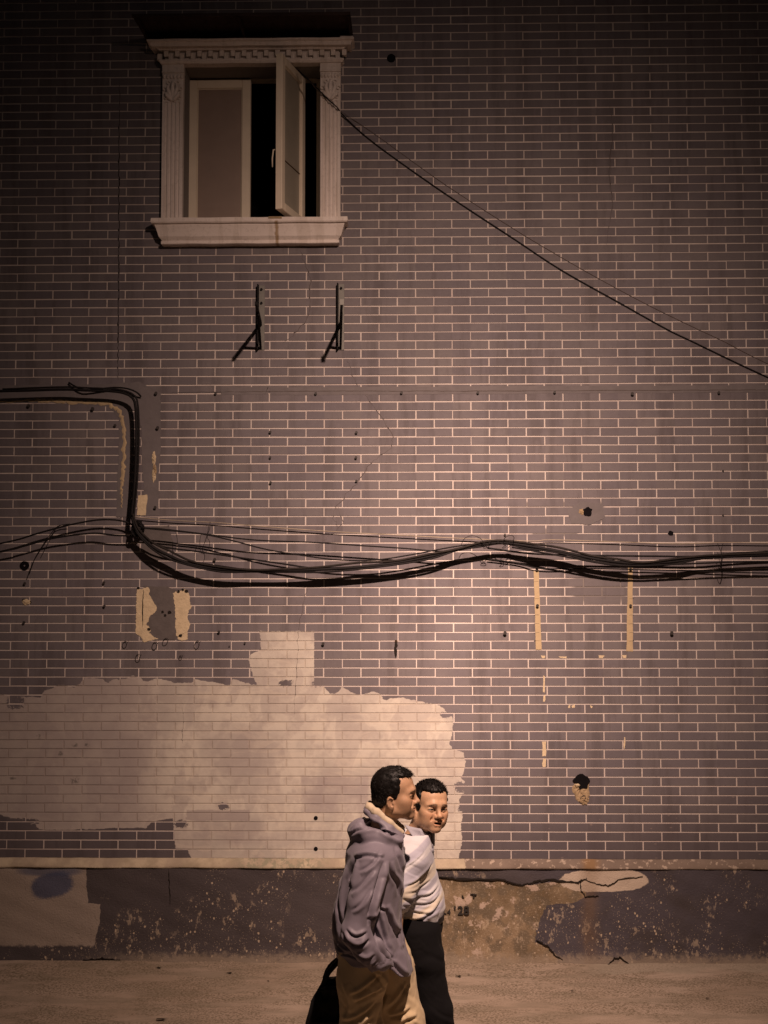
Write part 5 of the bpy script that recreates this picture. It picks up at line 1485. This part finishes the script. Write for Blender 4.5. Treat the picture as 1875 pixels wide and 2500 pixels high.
# hem: lifted where the hand is in the pocket, long and flared in front; open below
X, Y, Z = G.x[:, None, None], G.y[None, :, None], G.z[None, None, :]
hem = np.interp(G.x, [-.36, -.23, -.12, -.04, .02, .06, .11, .2], [.775, .772, .785, .800, .775, .735, .708, .70])[:, None, None]
hem = np.where(Y > .05, np.minimum(hem, .77), hem)
G.D = np.maximum(G.D, hem - Z).astype(np.float32)
G.loft([(.60, -.055, 0, .125, .185), (.74, -.06, 0, .122, .185), (.80, -.078, 0, .118, .18), (.83, -.09, 0, .105, .17)], .012, 'sub')
co, F = G.mesh()
co = smooth_verts(co, F, 2, .5)
co = wrinkle(co, F, (.0035, .0018), 5, ((6.5, 6, 2.2), (15, 12, 6)), tilt=-.45)
JF = [(pts_, A_ * 1.25, w_ * .85) for pts_, A_, w_ in [([(648, 830), (610, 960), (570, 1090), (540, 1200), (535, 1290)], .016, .016), ([(530, 1245), (600, 1205), (665, 1235)], .008, .010), ([(690, 850), (700, 950), (745, 1040), (760, 1150)], .009, .012),
      ([(655, 1190), (690, 1320), (745, 1450), (772, 1530)], .011, .013), ([(600, 1230), (622, 1350), (648, 1460), (700, 1570)], .012, .013), ([(560, 1300), (600, 1420), (655, 1540), (720, 1610)], .011, .012),
      ([(345, 1340), (395, 1398), (465, 1425), (545, 1385)], .014, .013), ([(370, 1310), (440, 1355), (530, 1330)], .008, .010), ([(395, 1440), (450, 1500), (520, 1532), (585, 1500)], .010, .011), ([(470, 1560), (530, 1592), (600, 1555)], .009, .009),
      ([(425, 835), (520, 790), (650, 812)], .009, .010), ([(435, 835), (415, 920), (380, 1015)], .010, .011), ([(335, 920), (310, 1050), (300, 1200), (318, 1340)], .008, .014), ([(285, 1090), (265, 1290), (290, 1490)], .008, .014),
      ([(625, 760), (560, 840), (465, 905)], .007, .013), ([(570, 880), (485, 985), (395, 1060)], .008, .014), ([(560, 1010), (490, 1110), (410, 1180)], .006, .013), ([(255, 1500), (330, 1545), (440, 1545)], .007, .012), ([(265, 1590), (380, 1565), (480, 1590)], .008, .010),
      ([(775, 1545), (825, 1620), (852, 1710)], .009, .012), ([(690, 1600), (755, 1690), (820, 1765)], .010, .012), ([(368, 700), (440, 642), (560, 612), (670, 655), (770, 712)], .012, .010), ([(395, 600), (480, 572), (590, 602)], .008, .009),
      ([(380, 655), (470, 615), (600, 625), (700, 660)], .007, .008), ([(500, 545), (600, 590), (690, 645)], .006, .008), ([(720, 770), (760, 860), (785, 960)], .007, .010)]]
co = folds(co, F, JF, zx)
co = smooth_verts(co, F, 1, .25)
jk = surface('jacket', co, F, mj, p1); tag(jk, 'grey hooded windbreaker')
# zip flap down the front, cuff and pale hood lining
e = MB(); pts = [(.058, -.012, 1.30), (.064, -.012, 1.2), (.056, -.012, 1.08), (.046, -.010, .96), (.058, -.01, .86), (.088, -.012, .76), (.100, -.014, .720)]
zp = Field(axis(-.02, .2, .005), axis(-.08, .06, .005), axis(.68, 1.36, .006)); zp.chain(pts, .016, .02)
c2, f2 = zp.mesh(); surface('zip_flap', c2, f2, mj, jk)
cf = Field(axis(-.12, .06, .0045), axis(-.34, -.16, .0045), axis(.74, .92, .0045)); cf.chain([(-.056, -.252, .856), (-.030, -.240, .822), (-.014, -.230, .800)], [.050, .051, .046], .012); cf.cone((-.02, -.245, .80), (.01, -.225, .74), .040, .040, .01, 'sub')
c2, f2 = cf.mesh(); c2 = wrinkle(c2, f2, (.005, .003), 9, ((20, 14, 12), (40, 30, 30))); surface('cuff', c2, f2, mj, jk)
ml, _, _ = cloth_material('cream_lining', (.56, .46, .33), .1, .85)
G = Field(axis(-.12, .12, .004), axis(-.12, .12, .004), axis(1.30, 1.50, .004))
G.chain([(.066, -.058, 1.350), (.012, -.072, 1.395), (-.048, -.064, 1.440), (-.078, -.024, 1.458), (-.078, .024, 1.458), (-.048, .064, 1.44), (.012, .072, 1.395), (.066, .058, 1.35)], [.012, .016, .018, .018, .018, .018, .016, .012], .014)
G.cone((-.030, 0, 1.36), (.032, 0, 1.56), .052, .062, .008, 'sub')
c2, f2 = G.mesh(); c2 = wrinkle(c2, f2, (.0015, .001), 2, ((30, 30, 20), (60, 50, 40))); tag(surface('hood_lining', c2, f2, ml, jk), 'pale cream hood lining')
# khaki trousers
mt, _, _ = cloth_material('khaki_cotton', (.64, .50, .31), .14, .85, 1100, .08, .16)
def trousers(name, legs, hips, seed, mat, parent, ridges=(), zx_=None, amp=(.005, .003, .001), top=.93):
    G = Field(axis(-.46, .42, .0058), axis(-.28, .28, .0068), axis(FZ + .02, top + .02, .0058))
    G.loft(hips, .03)
    for L in legs: G.chain([q[:3] for q in L], [q[3] for q in L], .03)
    co, F = G.mesh()
    m_ = np.clip((top - co[:, 2]) / .05, .2, 1)
    co = smooth_verts(co, F, 2, .5)
    co = wrinkle(co, F, amp, seed, ((7, 7, 3), (14, 12, 7), (36, 30, 22)), mask=m_, tilt=.7)
    if zx_: co = folds(co, F, ridges, zx_)
    co = smooth_verts(co, F, 1, .3)
    return surface(name, co, F, mat, parent)
trousers('trousers', [[(-.095, -.085, .86, .115), (-.110, -.095, .70, .105), (-.120, -.100, .47, .088), (-.21, -.10, .27, .078), (-.285, -.10, .11, .070)],
                      [(-.055, .085, .86, .115), (.010, .09, .70, .105), (.070, .09, .47, .090), (.135, .09, .25, .078), (.185, .09, .055, .072)]],
         [(.78, -.08, 0, .12, .18), (.90, -.085, 0, .115, .165), (.94, -.085, 0, .11, .16)], 31, mt, p1,
         [([(395, 1875), (480, 1830), (560, 1770), (625, 1715)], .012, .012), ([(425, 1925), (540, 1870), (645, 1830)], .011, .012), ([(325, 2095), (420, 2062), (520, 2000), (595, 1930)], .012, .013), ([(645, 1960), (610, 2080), (560, 2210)], .016, .016),
          ([(675, 2095), (760, 2000), (830, 1890)], .012, .013), ([(675, 2155), (770, 2130), (855, 2085)], .011, .012), ([(320, 1800), (360, 1920), (350, 2050)], .008, .014), ([(450, 2200), (500, 2100), (560, 2040)], .009, .013), ([(560, 1690), (610, 1750), (655, 1840)], .010, .011), ([(760, 2210), (830, 2170), (900, 2160)], .010, .012)], zx)
shoe(p1, (-.300, -.10, .085 + FZ + .03), 0, R(28), M['shoe']); shoe(p1, (.19, .09, .10 + FZ), 0, R(-8), M['shoe'])
X1 = at(945, 1873, -2.69)[0]
place(p1, X1, -2.69, .048, .973, 'man in a grey hooded jacket and khaki trousers, in profile, hand in pocket')

# ---- his black bag, hanging from the far hand
mb, _, _ = cloth_material('black_nylon', (.005, .005, .006), .2, .75, 700, 0, .2)
bagT = (X1, -2.69, .048)
G = Field(axis(-.46, .14, .0075), axis(.10, .40, .0075), axis(.10, .82, .0075))
G.loft([(.19, -.185, .25, .185, .070), (.24, -.18, .25, .195, .085), (.40, -.175, .25, .190, .085), (.50, -.165, .25, .172, .075), (.575, -.155, .25, .155, .055), (.605, -.15, .25, .14, .03)], .02, 'u', 4.0)
G.chain([(-.32, .19, .56), (-.20, .175, .575), (-.03, .19, .56)], .012, .02)
G.chain([(-.355, .165, .42), (-.20, .155, .42), (-.01, .165, .42)], .010, .02)
co, F = G.mesh(); co = wrinkle(co, F, (.022, .010), 77, ((8, 8, 6), (20, 18, 14)))
bag = surface('shoulder_bag', co, F, mb); bag.location = bagT; bag.scale = (1, 1, .973)
tag(bag, 'black soft bag carried behind the man in the grey jacket', 'bag')
for y in (.215, .285):
    e = MB(); e.tube(spline([(-.30, y, .585), (-.275, y - (.25 - y) * .2, .640), (-.205, .247 + (y - .25) * .35, .705), (-.165, .247 + (y - .25) * .3, .716), (-.11, y, .67), (-.05, y, .60)], .02), .0125, 8)
    o = e.build('handle', mb, None, True); o.parent = bag
e = MB(); e.cbox(-.105, -.08, .19, .205, .615, .645, .002); o = e.build('buckle', simple('bag_buckle', (.3, .27, .24), .35, .5, metal=.8)); o.parent = bag

# ---- companion in the striped polo shirt, face turned to the street
T2 = Matrix.Translation((.077, -.01, 1.399)) @ Matrix.Rotation(R(-63), 4, 'Z') @ Matrix.Rotation(R(-5), 4, 'X') @ Matrix.Rotation(R(1), 4, 'Y')
G = Field(axis(-.42, .46, .010, ((-.035, .195, .0026), (-.13, .05, .0045))), axis(-.36, .36, .010, ((-.135, .105, .0026), (-.29, -.20, .0045), (.20, .29, .0045))), axis(FZ - .02, 1.57, .012, ((1.25, 1.54, .0026), (.60, .80, .0045))))
hv2 = dict(mouth=.0075, brow=.8, gaze=0.0, fold=1, full=.001, smile=.011)
head_field(G, T2, hv2)
G.cone((.055, 0, 1.345), (.0, 0, 1.20), .052, .064, .03)
G.loft([(.80, -.0, 0, .10, .14), (.95, .005, 0, .105, .15), (1.1, -.02, 0, .10, .17), (1.20, -.02, 0, .09, .16), (1.25, -.005, 0, .05, .08)], .03)
G.chain([(-.03, -.165, 1.17), (-.10, -.245, .92), (-.075, -.25, .78)], [.052, .042, .028], .03)
G.chain([(-.03, .165, 1.17), (-.07, .245, .93), (-.02, .25, .78)], [.052, .042, .028], .03)
hand(G, Matrix.Translation((-.072, -.25, .765)) @ Matrix.Rotation(R(180), 4, 'Z') @ Matrix.Rotation(R(180), 4, 'Z'), .35)
hand(G, Matrix.Translation((-.015, .25, .765)) @ Matrix.Scale(-1, 4, (0, 1, 0)), .35)
for (hp, kn_, an) in (((.0, -.08, .80), (.085, -.085, .44), (.16, -.085, .05)), ((.0, .08, .80), (-.02, .09, .43), (-.22, .09, .10))):
    G.chain([hp, kn_, an], [.085, .055, .036], .03)
    G.cone(an, (an[0] + .10, an[1], an[2] - .05), .036, .03, .03)
co, F = G.mesh()
p2 = surface('person', co, F, M['skin'], None, skin_colors(co, T2, (.50, .305, .185), hv2))
hair(p2, T2, dict(thick=.010, line=.076, side=.034, comb=(.3, 0, .1), tuft=(.8, 0, .9), recede=.3), 8)
def polo_material():
    m, t = new_mat('striped_polo')
    tc = t.n.new('ShaderNodeTexCoord'); ob = tc.outputs['Object']
    sp = t.n.new('ShaderNodeSeparateXYZ'); t.l.new(ob, sp.inputs[0]); x, y, z = sp.outputs
    u = t.m('ADD', t.m('SUBTRACT', z, t.m('MULTIPLY', x, .55)), t.m('MULTIPLY', t.noise(5, 2, .5, ob), .03))
    def st(a, b): return t.AND(t.step(u, a, .010), t.NOT(t.step(u, b, .010)))
    white, blue, cream, dk = (.60, .585, .61), (.42, .41, .48), (.62, .55, .45), (.20, .19, .24)
    c = t.mix(1.0, white, white)
    for (a, b, q) in ((1.20, 1.24, blue), (1.105, 1.170, blue), (1.045, 1.105, cream), (1.005, 1.035, blue), (.955, .965, blue), (.905, .935, cream), (.865, .900, blue), (.80, .83, blue)):
        c = t.mix(st(a, b), c, q)
    n3 = t.noise(1200, 2, .5, ob); c = t.mix(t.m('MULTIPLY', n3, .12), c, (.3, .28, .28))
    t.out(c, .85, .2); t.bsdf.inputs['Sheen Weight'].default_value = .15
    t.bump(t.m('ADD', t.noise(70, 3, .6, ob), n3), .12, .004)
    return m
M['polo'] = polo_material()
def zx2(pts): return [(((740 + a / 3.252) - 1010) / 505, 1.547 - ((1820 + b / 3.252) - 1892) / 505) for a, b in pts]
G = Field(axis(-.24, .22, .0046), axis(-.36, .36, .0062), axis(.80, 1.34, .0046))
G.loft([(.835, .005, 0, .122, .165), (.87, .012, 0, .130, .175), (.91, .015, 0, .136, .18), (.97, .007, 0, .136, .18), (1.04, -.015, 0, .134, .185), (1.10, -.025, 0, .130, .19), (1.165, -.027, 0, .124, .185), (1.22, -.02, 0, .112, .155), (1.27, -.004, 0, .095, .105)], .02)
for s in (-1, 1):
    G.ell((-.030, s * .150, 1.165), (.080, .075, .065), .05)
G.chain([(-.035, -.175, 1.165), (-.075, -.225, 1.05), (-.09, -.238, .99)], [.072, .066, .064], .06)
G.chain([(-.035, .175, 1.165), (-.055, .225, 1.05), (-.065, .238, .99)], [.072, .066, .064], .06)
G.cone((.0, 0, 1.22), (.07, 0, 1.40), .056, .062, .01, 'sub')
G.cone((.055, -.01, 1.28), (.11, -.015, 1.17), .034, .012, .012, 'sub')
co, F = G.mesh()
co = smooth_verts(co, F, 2, .5)
co = wrinkle(co, F, (.003, .002), 15, ((5, 6, 14), (10, 11, 28)), tilt=-.35)
co = folds(co, F, [(p_, a_ * .62, w_ * .9) for p_, a_, w_ in [([(795, 1015), (900, 990), (1025, 905)], .009, .010), ([(785, 1100), (880, 1130), (1000, 1130), (1075, 1088)], .011, .011), ([(785, 1155), (900, 1192), (1010, 1190), (1085, 1145)], .010, .010), ([(775, 1215), (880, 1252), (1000, 1270), (1080, 1240)], .010, .010),
                   ([(830, 1342), (930, 1312), (1050, 1235), (1092, 1188)], .011, .012), ([(795, 895), (870, 850), (960, 790)], .006, .007), ([(800, 1060), (900, 1065), (1010, 1020)], .008, .010), ([(780, 1290), (880, 1310), (980, 1290)], .008, .009)]], zx2)
co = smooth_verts(co, F, 1, .25)
sh_ = surface('polo_shirt', co, F, M['polo'], p2); tag(sh_, 'white polo shirt with blue grey and cream stripes')
# collar: two flaps and the dark placket
mc, _, _ = cloth_material('polo_collar', (.33, .32, .36), .08, .85)
def flap(quad, th, name, mat, parent):
    a, b, c, d = (Vector(q) for q in quad); e = MB(); n = 6; V0 = []
    nrm = (b - a).cross(d - a).normalized()
    for i in range(n + 1):
        for j in range(n + 1):
            u, w_ = i / n, j / n
            p = a.lerp(b, u).lerp(d.lerp(c, u), w_) + nrm * .010 * math.sin(math.pi * u) * math.sin(math.pi * (w_ * .7 + .15)); V0.append(p)
    m_ = (n + 1) ** 2
    e.v = [tuple(p + nrm * th) for p in V0] + [tuple(p - nrm * th) for p in V0]
    for i in range(n):
        for j in range(n):
            q = i * (n + 1) + j
            e.f += [(q, q + 1, q + n + 2, q + n + 1), (m_ + q, m_ + q + n + 1, m_ + q + n + 2, m_ + q + 1)]
    rim = [i for i in range(n + 1)] + [i * (n + 1) + n for i in range(1, n + 1)] + [n * (n + 1) + j for j in range(n - 1, -1, -1)] + [i * (n + 1) for i in range(n - 1, 0, -1)]
    for a_, b_ in zip(rim, rim[1:] + rim[:1]): e.f.append((a_, b_, m_ + b_, m_ + a_))
    o = e.build(name, mat, None, True); o.parent = parent; return o
flap([(-.045, -.062, 1.315), (.030, -.080, 1.300), (.075, -.098, 1.205), (.020, -.125, 1.235)], .003, 'collar_flap', mc, sh_)
flap([(.030, -.080, 1.300), (.078, -.045, 1.272), (.095, -.070, 1.185), (.075, -.098, 1.205)], .003, 'collar_flap', mc, sh_)
flap([(.10, .02, 1.265), (.05, .06, 1.30), (.03, .11, 1.24), (.10, .055, 1.19)], .003, 'collar_flap', mc, sh_)
mdk, _, _ = cloth_material('dark_placket', (.045, .04, .052), .1, .85)
G = Field(axis(.02, .17, .004), axis(-.10, .08, .004), axis(1.08, 1.30, .004))
G.chain([(.058, -.034, 1.262), (.072, -.052, 1.20), (.080, -.056, 1.13)], [.030, .022, .010], .01); G.chain([(.060, .02, 1.26), (.076, .0, 1.2)], [.028, .02], .01); G.cone((.02, 0, 1.24), (.075, -.01, 1.40), .052, .058, .008, 'sub')
c2, f2 = G.mesh(); surface('placket', c2, f2, mdk, sh_)
mtr, _, _ = cloth_material('black_trousers', (.005, .0045, .0055), .2, .95, 900, 0, .12)
trousers('trousers', [[(.005, -.085, .82, .112), (.035, -.088, .68, .098), (.085, -.088, .45, .088), (.125, -.088, .24, .078), (.155, -.088, .04, .072)],
                      [(.005, .085, .82, .112), (.0, .09, .66, .100), (-.02, .09, .43, .085), (-.12, .09, .26, .076), (-.205, .09, .12, .070)]],
         [(.74, .005, 0, .118, .165), (.82, .008, 0, .128, .168), (.885, .010, 0, .128, .165)], 51, mtr, p2, amp=(.006, .004, .001), top=.88)
G = Field(axis(-.16, .18, .006), axis(-.2, .2, .006), axis(.83, .91, .005))
G.loft([(.850, .010, 0, .134, .172), (.885, .011, 0, .135, .172)], .004, 'u', 2.3)
c2, f2 = G.mesh(); surface('belt', c2, f2, M['shoe'], p2)
shoe(p2, (.16, -.088, .095 + FZ + .01), 0, R(-6), M['shoe']); shoe(p2, (-.215, .09, .085 + FZ + .04), 0, R(28), M['shoe'])
X2 = at(1010, 1892, -2.30)[0]
place(p2, X2, -2.30, .038, .977, 'man in a white striped polo and black trousers, turning his face to the street')
